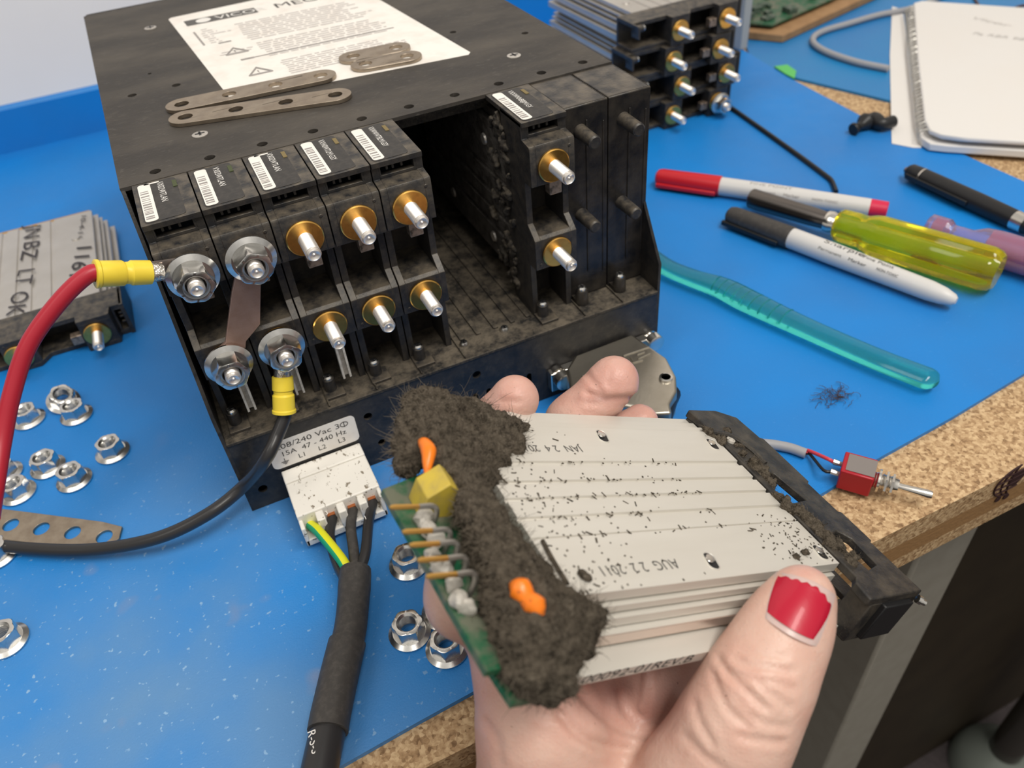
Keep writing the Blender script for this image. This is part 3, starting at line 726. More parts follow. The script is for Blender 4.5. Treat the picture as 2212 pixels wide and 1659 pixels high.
strap_thing('link_bar', (28.2, 103.0), (84.5, 98.5), 4, zb + 0.1, 'four hole link bar lying half on the white instruction label', G2)
strap_thing('link_bar', (27.6, 89.0), (84.0, 74.6), 4, zb, 'four hole link bar lying wholly on the bare black lid, nearest the modules', G2)
strap_thing('link_bar', (104.6, 100.0), (122.4, 97.4), 2, zb + 0.1, 'short two hole link bar in front, on the lower edge of the instruction label', G2)
strap_thing('link_bar', (102.8, 112.0), (122.0, 110.8), 2, zb + 0.1, 'short two hole link bar farther back on the instruction label', G2)
# perforated link on the mat at the left
q0, q1 = PZ(228, 1163, 0), PZ(60, 1142, 0); dd = q1 - q0
b = MB(); d2 = unit(dd[:2]); nn = np.array([-d2[1], d2[0]]); sp_ = 11.0; hs = []
L0 = q0[:2]
ol = [L0 + 4.6 * (-d2) + nn * 5.6, L0 + d2 * 5 + nn * 6.8, L0 + d2 * 75 + nn * 7.4, L0 + d2 * 75 - nn * 7.4, L0 + d2 * 5 - nn * 6.8, L0 + 4.6 * (-d2) - nn * 5.6, L0 - 6.6 * d2]
hs = [[L0 + d2 * (14.5 * k) + np.array(c) for c in circ(0, 0, 3.2, 18)] for k in range(5)]
b.prism([(q[0], q[1], 0.05) for q in ol], (0, 0, 1.2), [[(q[0], q[1], 0.05) for q in h] for h in hs])
tag(b.build('perforated_link', M_strap, None, bevel=0.2), 'long perforated metal link lying on the blue mat under the black cable', 'link bar')

# ------------------------------------------------------------------ power plug and its cable
plug = thing('power_cable', 'white four pole plug on a thick black cable, plugged in below the rating label', 'power cable', (31, -14, 0))
b = MB()
b.box(14.6, 47.4, -7.5, -0.3, 2.5, 15.6)
b.box(14.6, 47.4, -26.0, -7.5, 2.5, 15.0)
for k in range(5):
    x0 = 14.6 + k * 8.2 - (0 if k == 0 else 1.6); b.box(max(14.6, x0), min(47.4, 14.6 + k * 8.2 + 1.6), -31.0, -26, 2.5, 14.2 if k else 13.0)
b.box(14.6, 47.4, -31.0, -26, 2.5, 6.0)
b.build('plug_housing', M_whitepl, plug, bevel=0.5)
b = MB(); b.prism([(14.6 + 0.3, -8, 15.02), (47.1, -8, 15.02), (47.1, -7.4, 15.7), (14.9, -7.4, 15.7)], (0, -0.5, 0))
ends = [PZ(*q, 9.5) for q in [(755, 1240), (768, 1236), (778, 1230), (742, 1245)]]
wires = [((18.4, -26.5, 8.5), [PZ(690, 1150, 11), PZ(735, 1205, 11.5)], ends[0], 'wire', M_yel_wire),
         ((26.8, -27.0, 8.5), [PZ(712, 1160, 9), PZ(728, 1215, 8)], ends[3], 'wire', M_blk_wire),
         ((35.0, -27.0, 8.5), [PZ(758, 1140, 10), PZ(764, 1190, 9.5)], ends[1], 'wire', M_rubber),
         ((43.2, -27.0, 8.5), [PZ(796, 1130, 10), PZ(790, 1190, 10)], ends[2], 'wire', M_blk_wire)]
GREEN = set(range(1, 7))
for k, (s_, mid, e_, nm, mm) in enumerate(wires):
    b = MB(); pts = spline([s_] + mid + [e_, e_ + (e_ - mid[-1]) * 0.35], 8); r = 2.0
    if k == 0:
        # two colour jacket: green below and to the left, yellow above
        n = 16; x, y, _ = frame(np.array(pts[1]) - pts[0])
        b.tube(pts, r, n, up=(0, 0, 1)); nf = len(b.f)
        b.mi = [(1 if (i % n) in GREEN else 0) if i < nf - 2 else 0 for i in range(nf)]
        tag(b.build('wire', [M_yel_wire, M_green_wire], plug), 'green and yellow striped earth wire')
    else:
        w_ = b.tube(pts, r, 12).build('wire', mm, plug)
        MB().obox(np.array(s_) + [0, 0.4, 1.6], (1.5, 0, 0), (0, 0.8, 0), (0, 0, 0.5)).build('copper_contact', mat('bare_copper', (0.42, 0.14, 0.05), 0.5, 0.6), plug)
# printed number on two of the cores
b = MB(); write(b, '3', PZ(704, 1113, 12.4), (1, 0.2, 0), (0, 1, 0), 1.9); write(b, '1', PZ(790, 1122, 12.6), (1, 0.2, 0), (0, 1, 0), 1.9); b.build('core_number', M_white, plug, smooth=0)
hs = spline([PZ(768, 1232, 9.5), PZ(764, 1290, 9), PZ(758, 1350, 8.8), PZ(748, 1400, 8.6)], 6)
MB().tube(hs, [5.6, 5.7, 5.7, 5.75, 5.8, 5.7, 5.6, 5.6, 5.55, 5.5, 5.5, 5.5, 5.5, 5.5, 5.5, 5.5, 5.5, 5.5, 5.6][:len(hs)], 20).build('heat_shrink_sleeve', M_rubber, plug)
hs = spline([PZ(750, 1388, 8.6), PZ(735, 1450, 8.6), PZ(715, 1540, 8.6), PZ(708, 1580, 8.6)], 6)
MB().tube(hs, [6.3 - 0.0 * i for i in range(len(hs))], 20).build('heat_shrink_sleeve', M_rubber, plug)
jk = spline([PZ(712, 1560, 8.4), PZ(695, 1640, 8.0), PZ(670, 1760, 7.0), PZ(640, 1900, 5.0)], 6)
MB().tube(jk, 5.6, 20).build('cable_jacket', M_blk_wire, plug)
b = MB(); d_ = unit(PZ(690, 1655, 13) - PZ(672, 1570, 13)); write(b, 'R-S-S', PZ(664, 1582, 13.5), d_, np.cross((0, 0, 1), d_), 2.4); b.build('printed_marking', M_white, plug, smooth=0)

# ------------------------------------------------------------------ red and black leads with yellow ring lugs
def lug_cable(name, label, stud, crimp0, crimp1, path, jm, r=2.55):
    t = thing(name, label, 'cable', tuple(stud))
    stud = np.array(stud, float); c0, c1 = np.array(crimp0, float), np.array(crimp1, float); d = unit(c1 - c0)
    y = stud[1]; dv = unit([c0[0] - stud[0], 0, c0[2] - stud[2]]); nv = np.array([-dv[2], 0, dv[0]])
    ol = [stud + 6.2 * (-dv * math.cos(a) + nv * math.sin(a)) for a in np.linspace(-PI * 0.66, PI * 0.66, 18)]
    e0 = np.array([c0[0], y, c0[2]]); ol += [e0 + nv * 2.2, e0 - nv * 2.2]
    hol = [stud + 2.6 * (dv * math.cos(a) + nv * math.sin(a)) for a in np.linspace(0, 2 * PI, 17)[:-1]]
    b = MB().prism(ol, (0, 1.1, 0), [hol])
    b.build('ring_lug', mat('tinned_lug', (0.58, 0.50, 0.46), 0.35, 1.0), t)
    b = MB().lathe(c0 - d * 3.4, d, [(0, 0), (0, 2.6), (1.2, 2.9), (3.4, 3.1), (5.6, 2.6), (5.6, 0)], 16, squash=None)
    b.build('crimp_barrel', mat('crimp_metal', (0.66, 0.62, 0.56), 0.3, 1.0, bump=(260, 1.0, 0.002)), t)
    L = np.linalg.norm(c1 - c0)
    MB().lathe(c0, d, [(0, 0), (0, 3.2), (0.3, 3.75), (L * 0.36, 3.9), (L * 0.40, 3.45), (L * 0.47, 3.4), (L * 0.52, 3.95), (L - 1.6, 4.0), (L - 1.2, 4.35), (L - 0.2, 4.35), (L, 4.0), (L, 2.4), (L - 2, 2.4)], 28).build('insulating_sleeve', M_yellow, t)
    MB().tube(spline([c1 - d * 2.5, c1 + d * 1.5] + path, 9), r, 16).build('insulated_wire', jm, t)
    return t
s0 = studpos(0, 1) + [0, -2.4, 0]
lug_cable('red_cable', 'red cable with a yellow ring lug on the upper stud of the leftmost module', s0, PY(327, 588, 1.5), PY(204, 592, -1.5),
          [PY(130, 650, -4), PY(62, 745, -8), PY(26, 850, -14), PY(4, 960, -22), PY(-12, 1060, -34), PY(-22, 1120, -46)], M_red_wire)
s1 = studpos(1, 0) + [0, -2.4, 0]
lug_cable('black_cable', 'black cable with a yellow ring lug looping down onto the mat', s1, PY(610, 812, -1.0), PY(614, 892, -6.5),
          [PY(600, 938, -10), PY(574, 992, -14), PZ(526, 1050, 18.5), PZ(450, 1110, 14.0), PZ(340, 1162, 9.5), PZ(200, 1187, 5.2), PZ(60, 1185, 4.2), PZ(-60, 1170, 4.0), PZ(-180, 1140, 4.0)], M_blk_wire, 2.5)

# ------------------------------------------------------------------ connector hood plugged in at the right of the panel
t = thing('connector_hood', 'metal connector hood with two thumbscrews plugged into the case above the held module', 'connector', (160, -20, 0))
zt = 20.0
ol = [PZ(*q, zt) for q in [(1240, 770), (1368, 722), (1396, 742), (1440, 772), (1461, 812), (1463, 845), (1448, 872), (1452, 892), (1408, 894), (1400, 884), (1330, 872), (1262, 858), (1232, 838), (1222, 800)]]
MB().prism(ol, (0, 0, -14)).build('hood_shell', M_nickel, t, bevel=1.3, seg=3)
b = MB(); b.box(134, 187, -4.5, -0.2, 7, 17); b.build('connector_flange', M_chrome, t, bevel=0.4)
for u, w in ((1212, 815), (1408, 733)):
    c = PZ(u, w, 15); b = MB().lathe(c + [0, 5, 0], (-0.0, -1, 0), [(0, 0), (0, 3.2), (3.0, 3.4), (3.2, 2.6), (5, 2.6), (5.2, 4.1), (9, 4.1), (9.4, 3.4), (9.4, 0)], 18); b.build('thumbscrew', M_chrome, t)
b = MB(); em = lambda u0, w0, u1, w1, r=0.4: b.tube([PZ(u0, w0, zt + 0.1), PZ(u1, w1, zt + 0.1)], r, 6)
for L in ((1346, 768, 1402, 749), (1376, 766, 1392, 760), (1378, 775, 1404, 763), (1368, 783, 1388, 777), (1346, 768, 1352, 790), (1368, 783, 1362, 772), (1258, 812, 1280, 803)): em(*L)
b.build('raised_emblem', M_nickel, t)
b = MB().lathe(PZ(1438, 822, zt - 1.0), (0, 0, 1), [(0, 3.0), (2.0, 2.8), (2.2, 2.0), (1.0, 1.8), (1.0, 0)], 18); b.build('screw_eye', M_chrome, t)
b = MB().tube(spline([PZ(1440, 850, 13), PZ(1430, 900, 13), PZ(1412, 990, 8), PZ(1380, 1100, 6)], 6), [6, 5.6, 5.2, 5, 4.8, 4.6, 4.4, 4.2, 4, 4, 4, 4, 4, 4, 4, 4, 4, 4, 4][:19], 16); b.build('cable_boot', M_black, t)

# ------------------------------------------------------------------ bare modules on the bench
RFLAT = [[0, 0, 1], [0, 1, 0], [-1, 0, 0]]          # lying on its side, heat sink up
def flat_rot(a):
    c, s_ = math.cos(a), math.sin(a); return (np.array([[c, -s_, 0], [s_, c, 0], [0, 0, 1]]) @ np.array(RFLAT)).tolist()
def clean_copy(label, loc, a, top=True):
    c = copy_tree(proto); tag(c, label, 'power module', 'bare power modules lying on the mat')
    for ch in c.children:
        if ch.name.startswith('heat_sink'):
            ch.data = ch.data.copy(); ch.data.materials.clear(); ch.data.materials.append(M_alu2)
    place(c, loc, flat_rot(a)); return c
lm = clean_copy('bare power module with black handwriting on its heat sink, lying flat left of the case', (-118.8, 150.7, 18.75), math.radians(-1.0))
b = MB(); hz = -0.55
w0 = np.array(WM[lm.name].inverted())
def on_module(o_, u, w):
    Mi = np.array(WM[o_.name].inverted()); p = PZ(u, w, 18.9) * S; return (Mi[:3, :3] @ p + Mi[:3, 3]) / S
ink = mat('marker_pen_ink', (0.035, 0.03, 0.035), 0.6)
loc_of = lambda u, w: PZ(u, w, 19.0)
for body, a_, e_, up_, h_ in (('JN', (57, 486), (50, 518), (108, 480), 9), ('BZ', (52, 524), (42, 566), (108, 520), 9), ('LT', (40, 584), (30, 620), (98, 580), 9), ('OK', (26, 634), (12, 684), (84, 632), 9), ('11611', (166, 534), (142, 622), (210, 532), 8.5), ('10-4-11', (176, 466), (166, 514), (206, 464), 3.0)):
    b = MB(); A_ = loc_of(*a_); E2 = loc_of(*e_) - A_; U_ = loc_of(*up_) - A_; U_ = U_ - unit(E2) * (U_ @ unit(E2))
    write(b, body, A_, E2, U_, h_, np.linalg.norm(E2), 0.15); b.build('handwriting', ink, lm, smooth=0)
for k, (dx, da, lb) in enumerate([(1.6 * 0, 0, 'bottom power module of the stack of four behind the case'), (5.9, 0.5, 'second power module from the bottom of the stack behind the case'),
                                  (-2.4, -0.6, 'third power module up in the stack behind the case'), (1.6, 0.3, 'topmost power module of the stack behind the case, silver heat sink showing')]):
    RR = np.array(flat_rot(math.radians(1.0 + da))); foot = np.array([303.9 + dx, 203.1, 18.75 + 18.7 * k])
    c = clean_copy(lb, foot, math.radians(1.0 + da)); c['group'] = 'stack of bare power modules'
    if k == 0: nb = RR @ np.array([9.3, -3.4, Z1]) + foot; n_ax = RR @ np.array([0, -1, 0])
for o in list(proto.children_recursive) + [proto]: bpy.data.objects.remove(o)

n0 = nut_mesh(MB()).build('flange_nut', M_zinc, None, smooth=32)
x, y, d = frame(n_ax); Mn = Matrix(np.stack([x, y, d], 1).tolist()).to_4x4(); Mn.translation = Vector([float(c) * S for c in nb]); n0.matrix_world = Mn; WM[n0.name] = Mn.copy()
tag(n0, 'flange nut on the lowest right stud of the module stack, beside the hex key', 'nut', 'nuts tightened on studs')

b = MB().tube(spline([PZ(1570, 226, 1.6), PZ(1640, 275, 1.6), PZ(1720, 332, 1.6), PZ(1782, 378, 1.6), PZ(1796, 390, 1.6), PZ(1802, 402, 1.6), PZ(1806, 414, 1.6)], 5), 1.5, 6)
tag(b.build('hex_key', M_black, None, smooth=20), 'black hex key lying on the blue mat behind the red marker', 'hex key')

b = MB(); gx, gy = PZ(1606, 108, 0)[:2]; b.box(gx - 4, gx + 4, gy, gy + 120, 0.1, 120); 
tag(b.build('grey_box', M_greybox, None, bevel=1), 'upright pale grey metal panel behind the module stack', 'metal panel')

t_ = thing('cardboard_sheet', 'corrugated cardboard sheet lying under the green circuit board', 'cardboard', tuple(PZ(1700, 60, 0)))
cb = [PZ(1600, 84, 0), PZ(1690, 93, 0), PZ(1890, 0, 0), PZ(1990, -70, 0), PZ(1800, -120, 0), PZ(1600, -60, 0)]
b = MB().prism([q + [0, 0, 0.2] for q in cb], (0, 0, 6)); b.build('corrugated_board', M_card, t_, bevel=0.5)
t_ = thing('circuit_board', 'dusty green circuit board on the cardboard sheet behind the stack', 'circuit board', tuple(PZ(1680, 30, 7)))
pb = [PZ(1605, 52, 9), PZ(1668, 58, 9), PZ(1800, 0, 9), PZ(1900, -60, 9), PZ(1610, -60, 9)]
MB().prism(pb, (0, 0, 1.6)).build('board', M_pcb, t_)
r3 = random.Random(5)
for k in range(26):
    u, w = 1612 + r3.random() * 150, -30 + r3.random() * 75
    if w > 52 - (u - 1668) * 0.42 and u > 1660: continue
    c = PZ(u, w, 10.8); a, e_ = 1.5 + r3.random() * 3.5, 1.5 + r3.random() * 4
    MB().box(c[0] - a, c[0] + a, c[1] - e_, c[1] + e_, 10.6, 12 + r3.random() * 4).build('chip', M_pcbd, t_, bevel=0.4)
b = MB().tube(spline([PZ(*q, 2.6) for q in [(2090, -40), (1990, 12), (1900, 32), (1830, 52), (1782, 66), (1758, 80), (1760, 96), (1790, 114), (1850, 134), (1919, 148.5)]], 8), 2.5, 12)
tag(b.build('grey_cable', M_greywire, None), 'grey cable looping across the back mat beside the notebook', 'cable')
b = MB().tube(spline([PZ(*q, 1.2) for q in [(2102, -10), (2112, 8), (2125, 24), (2150, 26), (2180, 24), (2200, 14), (2230, 8)]], 6), 1.0, 8)
tag(b.build('thin_wire', mat('brown_wire', (0.10, 0.055, 0.05), 0.5), None), 'thin brown wire on the back mat behind the notebook', 'wire')

# ------------------------------------------------------------------ notebook and loose sheet
b = MB().prism([PZ(*q, 0.05) for q in [(1927, 15), (1950, 22), (1990, 320), (1972, 320), (1926, 311), (1922, 120)]] , (0, 0, 0.5))
tag(b.build('paper_sheet', M_paper, None, smooth=0), 'loose white paper sheet sticking out under the left side of the notebook', 'paper')
t_ = thing('notebook', 'white spiral notebook lying open on the back mat with faint pencil notes', 'notebook', tuple(PZ(2100, 180, 0.6)))
def page(z, pts): return [PZ(u, w, z) for u, w in pts]
MB().prism(page(0.7, [(1964, 24), (2260, 34), (2260, 345), (2040, 330), (2005, 326), (1985, 312), (1976, 280), (1958, 120)]), (0, 0, 5)).build('lower_pages', M_paper, t_, bevel=0.8)
MB().prism(page(8.5, [(1972, 14), (1990, 9), (2260, 28), (2260, 318), (2090, 308), (2030, 300), (2006, 290), (1995, 268), (1980, 130)]), (0, 0, 3)).build('top_pages', M_paper, t_, bevel=1.0, seg=3)
sp0, sp1 = PZ(1967, 24, 6), PZ(2000, 300, 6)
hel = []
ax = sp1 - sp0; xx, yy2, _ = frame(ax); N = 44 * 10
for k in range(N + 1):
    th = 2 * PI * k / 10; hel.append(sp0 + ax * k / N + 4.6 * (xx * math.cos(th) + yy2 * math.sin(th)))
MB().tube(hel, 0.55, 5).build('spiral_wire', mat('spiral_wire', (0.62, 0.60, 0.55), 0.35, 0.8), t_)
b = MB(); pz_ = 11.65
for body, q0_, q1_, h in (('Vicor', (2098, 40), (2180, 58), 6), ('Pa RBR 98', (2100, 74), (2212, 88), 6)):
    a_ = PZ(*q0_, pz_); e_ = PZ(*q1_, pz_) - a_; write(b, body, a_, e_, np.cross((0, 0, 1), e_), h, np.linalg.norm(e_), 0.2)
b.build('pencil_note', mat('pencil', (0.50, 0.48, 0.46), 0.7), t_, smooth=0)

b = MB().tube(spline([PZ(1842, 280, 4), PZ(1858, 272, 4.5), PZ(1872, 262, 5), PZ(1888, 258, 5), PZ(1905, 268, 5), PZ(1930, 262, 5)], 6), [3.8, 4.2, 4.0, 3.2, 2.6, 2.6, 2.6, 3, 3.8, 4.6, 5.4, 5.8, 5.6, 5, 4.4, 4.2, 4.4, 4.8, 5, 5, 5, 5, 4.8, 4.6, 4.4, 4.2, 4, 4, 4, 4, 4][:31], 12)
tag(b.build('cable_clip', M_black, None), 'small lumpy black clip poking out under the notebook at the mat edge', 'clip')
b = MB(); b.prism([PZ(*q, 0.1) for q in [(1672, 146), (1700, 142), (1720, 156), (1716, 172), (1696, 162)]], (0, 0, 1.2))
tag(b.build('green_tape', M_tape, None, bevel=0.3), 'scrap of green tape at the far corner between the two blue mats', 'tape')

# ------------------------------------------------------------------ pens and tools
def along(u0, w0, u1, w1, r): return PZ(u0, w0, r), PZ(u1, w1, r)
# red marker
p0, p1 = along(1417, 382, 1917, 454, 6.0); d = unit(p1 - p0); L = np.linalg.norm(p1 - p0); sd = unit(np.cross(d, (0, 0, 1)))
t_ = thing('red_marker', 'permanent marker with a red cap and a pale grey barrel', 'marker', tuple(p0 - [0, 0, 6]))
cl = 0.30 * L
MB().lathe(p0, d, [(0, 0), (0.2, 3.2), (1.4, 4.7), (4, 5.4), (cl, 6.0), (cl, 4)], 28).build('cap', M_redpl, t_)
b = MB().obox(p0 + d * (cl * 0.5) - sd * -5.4 + [0, 0, -2.5], d * (cl * 0.46), unit(np.cross(d, sd)) * 1.4, sd * 1.2); b.build('pocket_clip', M_redpl, t_, bevel=0.6)
MB().lathe(p0, d, [(cl - 1, 0), (cl - 1, 5.4), (L * 0.5, 5.5), (L * 0.93, 5.0), (L * 0.93, 0)], 28).build('barrel', M_markw, t_)
MB().lathe(p0, d, [(L * 0.925, 0), (L * 0.925, 4.95), (L - 0.4, 4.7), (L, 4.2), (L, 0)], 28).build('end_plug', mat('pink_red_plug', (0.62, 0.015, 0.07), 0.35), t_)
def barrel_text(parent, p0, d, r, side, items, m):
    b = MB(); nrm = unit(side - d * np.dot(side, d)); yd = np.cross(nrm, d)
    for body, along_, h, wd, up in items:
        o_ = p0 + d * along_ + nrm * r
        A_ = yd * math.cos(up) - nrm * math.sin(up); n_ = nrm * math.cos(up) + yd * math.sin(up)
        b2 = write(b, body, o_, d, A_, h, wd, 0.0, (p0, d, r + 0.06, n_))
    return b.build('printed_text', m, parent, smooth=0)
camdir = unit(CC - p0)
barrel_text(t_, p0, d, 5.5, camdir, [('Permanent', L * 0.45, 1.7, 13, -0.1), ('Marker', L * 0.58, 1.7, 9, -0.1), ('FINE POINT', L * 0.43, 2.0, 24, 0.7), ('NON-TOXIC', L * 0.70, 1.2, 14, -0.05)], M_ink)
# black marker
p0, p1 = along(1572, 462, 2066, 650, 6.2); d = unit(p1 - p0); L = np.linalg.norm(p1 - p0); sd = unit(np.cross(d, (0, 0, 1))); cl = 0.315 * L
t_ = thing('black_marker', 'permanent marker with a black cap and pale grey barrel beside the yellow nut driver', 'marker', tuple(p0 - [0, 0, 6.2]))
MB().lathe(p0, d, [(0, 0), (0.2, 3.0), (1.4, 4.6), (4, 5.4), (cl, 6.1), (cl, 4)], 28).build('cap', M_rubber, t_)
MB().obox(p0 + d * (cl * 0.45) + sd * 5.6 + [0, 0, -2.6], d * (cl * 0.44), unit(np.cross(d, sd)) * 1.4, sd * 1.2).build('pocket_clip', M_black, t_, bevel=0.6)
MB().lathe(p0, d, [(cl - 1, 0), (cl - 1, 5.6), (L * 0.5, 5.75), (L * 0.90, 5.0), (L * 0.95, 4.3), (L * 0.99, 2.8), (L, 1.6), (L, 0)], 28).build('barrel', M_markw, t_)
barrel_text(t_, p0, d, 5.7, unit(CC - p0), [('Permanent', L * 0.455, 1.6, 13, -0.05), ('Marker', L * 0.585, 1.6, 9.5, -0.05), ('Sharpie', L * 0.46, 3.0, 22, 0.75), ('Fine Point', L * 0.63, 1.9, 16, 0.7), ('NON-TOXIC', L * 0.70, 1.4, 11, 0.05)], M_dark_ink)
# yellow nut driver
p0, p1 = PZ(1622, 428, 9.0), PZ(2158, 588, 12.0); d = unit(p1 - p0); L = np.linalg.norm(p1 - p0)
t_ = thing('nut_driver', 'nut driver with a clear yellow handle and a dark steel shaft', 'nut driver', tuple(p0 - [0, 0, 8]))
MB().lathe(p0, d, [(2, 0), (0, 3.6), (0, 5.2), (0.6, 5.7), (L * 0.28, 5.2), (L * 0.36, 4.6), (L * 0.36, 0)], 24).build('shaft', mat('gunmetal', (0.17, 0.155, 0.145), 0.3, 1.0), t_)
MB().lathe(p0, d, [(L * 0.345, 0), (L * 0.345, 5.6), (L * 0.365, 5.9), (L * 0.375, 5.4), (L * 0.40, 5.2), (L * 0.40, 0)], 24).build('ferrule', M_chrome, t_)
MB().lathe(p0, d, [(L * 0.39, 0), (L * 0.39, 7.4), (L * 0.405, 8.9), (L * 0.47, 9.1), (L * 0.50, 8.6), (L * 0.53, 10.4), (L * 0.56, 11.2), (L * 0.96, 11.4), (L * 0.985, 10.4), (L, 8.6), (L, 0)], 60, lobes=(6, 0.13, 8.7)).build('handle', M_yclear, t_)
# red and violet screwdriver
p0, p1 = PZ(2003, 490, 9.0), PZ(2330, 590, 10); d = unit(p1 - p0); L = np.linalg.norm(p1 - p0)
t_ = thing('screwdriver', 'screwdriver with a clear violet and red handle behind the yellow nut driver', 'screwdriver', tuple(p0 - [0, 0, 9]))
MB().lathe(p0, d, [(0, 0), (0, 6.0), (1.2, 7.4), (10, 7.4), (13, 5.0), (22, 5.2), (28, 8.4), (34, 9.0), (L, 9.4), (L, 0)], 40, lobes=(6, 0.10, 7.0)).build('handle', M_pclear, t_)
MB().lathe(p0, d, [(3, 0), (3, 4.6), (9, 4.6), (9, 0)], 20).build('red_collar', M_redclear, t_)
MB().lathe(p0, d, [(30, 0), (31, 6.0), (L - 2, 6.6), (L - 2, 0)], 30).build('red_core', M_redclear, t_)
MB().lathe(p0, d, [(-60, 0), (-60, 0.2), (-1, 2.0), (0.5, 2.0), (0.5, 0)], 12) 
# black pen
p0, p1 = PZ(1956, 366, 5.5), PZ(2290, 520, 5.5); d = unit(p1 - p0); L = np.linalg.norm(p1 - p0)
t_ = thing('black_pen', 'black click pen with a silver band, nearest the notebook', 'pen', tuple(p0 - [0, 0, 5.5]))
MB().lathe(p0, d, [(0, 0), (0, 1.6), (2.5, 1.8), (2.5, 0)], 14).build('push_button', mat('pen_button', (0.25, 0.2, 0.2), 0.3, 0.7), t_)
MB().lathe(p0, d, [(2.2, 0), (2.2, 3.6), (4, 4.8), (12, 5.2), (12, 0)], 22).build('upper_sleeve', M_black, t_)
MB().lathe(p0, d, [(12, 0), (12, 5.3), (12.8, 5.3), (12.8, 0)], 22).build('silver_band', M_chrome, t_)
MB().lathe(p0, d, [(12.7, 0), (12.7, 5.2), (50, 5.5), (L * 0.74, 5.2), (L * 0.74, 0)], 22).build('barrel', M_black, t_)
MB().lathe(p0, d, [(L * 0.735, 0), (L * 0.735, 5.3), (L * 0.80, 5.0), (L * 0.80, 0)], 22).build('silver_ring', M_chrome, t_)
MB().lathe(p0, d, [(L * 0.795, 0), (L * 0.795, 4.8), (L * 0.95, 2.6), (L, 0.6), (L, 0)], 22).build('tip', M_black, t_)
sd = unit(np.cross(d, (0, 0, 1)))
MB().obox(p0 + d * 26 + sd * 6.0, d * 21, (0, 0, 1.6), sd * 0.7).build('pocket_clip', M_black, t_, bevel=0.5)
# teal toothbrush handle
t_ = thing('toothbrush', 'clear teal toothbrush handle lying right of the case', 'toothbrush', tuple(PZ(1740, 700, 0)))
tp = spline([PZ(*q, 5) for q in [(1395, 545), (1440, 577), (1500, 602), (1560, 622), (1620, 652), (1700, 690), (1800, 735), (1900, 778), (1980, 809), (2004, 818), (2014, 822), (2021, 825), (2025, 826.5), (2028, 827.5)]], 6)
n_ = len(tp); rad = []
for i in range(n_):
    q = i / (n_ - 1); w_ = 5.6 + 1.6 * math.exp(-((q - 0.28) / 0.10) ** 2) + 1.2 * q; dd = np.linalg.norm(np.array(tp[i]) - tp[-1]); w_ *= math.sqrt(max(0.03, 1 - (1 - min(1, dd / 6.0)) ** 2)); rad.append(w_)
MB().tube(tp, rad, 20, flat=0.62, up=(0, 0, 1)).build('handle', M_teal, t_)
b = MB()
for k in range(9):
    q = 0.215 + 0.021 * k; i = q * (n_ - 1); c = np.array(tp[int(i)]) + (np.array(tp[int(i) + 1]) - tp[int(i)]) * (i - int(i)); dd_ = unit(np.array(tp[int(i) + 1]) - tp[int(i)]); s2 = unit(np.cross(dd_, (0, 0, 1)))
    b.tube([c + s2 * 6.2 * math.cos(a) + np.array([0, 0, 1]) * 4.3 * math.sin(a) for a in np.linspace(0.15, PI - 0.15, 10)], 0.45, 6)
b.build('grip_rib', M_teal, t_)

# lint on the mat
b = MB(); c0 = PZ(1800, 856, 0.8); r4 = random.Random(9)
for k in range(46):
    a = c0 + np.array([r4.gauss(0, 3.6), r4.gauss(0, 2.2), r4.random() * 1.0]); pts = [a]
    ang = r4.random() * 6.28
    for j in range(5): ang += r4.gauss(0, 0.8); pts.append(pts[-1] + np.array([math.cos(ang) * 1.3, math.sin(ang) * 1.3, r4.gauss(0, 0.25)]))
    for q in pts: q[2] = max(q[2], 0.15)
    b.tube(spline(pts, 3), 0.11, 4)
tag(b.build('lint_clump', M_hairb, None), 'small dark clump of lint on the open part of the blue mat', 'lint', kind='stuff')

# toggle switch on the bench
p0 = PZ(1840, 1028, 5.2); p1 = PZ(1925, 1052, 5.2); d = unit(p1 - p0); d[2] = 0; d = unit(d); sd = np.cross((0, 0, 1), d)
t_ = thing('toggle_switch', 'small red toggle switch with two soldered wires on the particle board edge', 'switch', tuple(PZ(1840, 1040, 0)))
cb_ = PZ(1850, 1026, 4.4)
MB().obox(cb_ + [0, 0, 0.6], d * 6.0, sd * 5.6, (0, 0, 5.0)).build('body', M_redpl2, t_, bevel=0.5)
b = MB().obox(cb_ + d * 0.8 + [0, 0, 5.75], d * 5.2, sd * 4.5, (0, 0, 0.15)); b.build('metal_plate', mat('switch_plate', (0.32, 0.29, 0.28), 0.4, 0.7), t_)
pb_ = cb_ + d * 6.0 + [0, 0, 0.2]
MB().lathe(pb_, d, [(0, 0), (0, 2.9)] + [(0.4 + 0.5 * k, 2.9 if k % 2 else 3.25) for k in range(16)] + [(9, 2.6), (9, 0)], 20).build('bushing', M_chrome, t_)
for a_ in (1.6, 4.2, 6.4): MB().lathe(pb_ + d * a_, d, [(0, 2.8), (0, 4.6 - 0.3 * (a_ > 5)), (0.8, 4.6 - 0.3 * (a_ > 5)), (0.8, 2.8)], 6 if a_ > 2 else 20).build('nut_washer', M_chrome, t_)
MB().lathe(pb_ + d * 8.4, d + np.array([0, 0, 0.03]), [(0, 0), (0, 1.3), (11, 1.7), (12.4, 1.4), (12.6, 0)], 16).build('lever', M_chrome, t_)
te = []
for s_ in (2.8, -2.8):
    a_ = cb_ - d * 6.0 + sd * s_ + [0, 0, 0.6]; MB().tube([a_ + d * 0.5, a_ - d * 3.2 + [0, 0, 0.2]], [0.9, 1.3], 8).build('solder_lug', mat('solder', (0.72, 0.70, 0.68), 0.3, 1.0), t_); te.append(a_ - d * 3)
we = PZ(1742, 980, 2.2)
MB().tube(spline([te[0], te[0] - d * 3 + [0, 0, 1], we + [1, 1, 0.6], we], 6), 0.75, 8).build('red_wire', mat('pink_red_wire', (0.62, 0.05, 0.07), 0.45), t_)
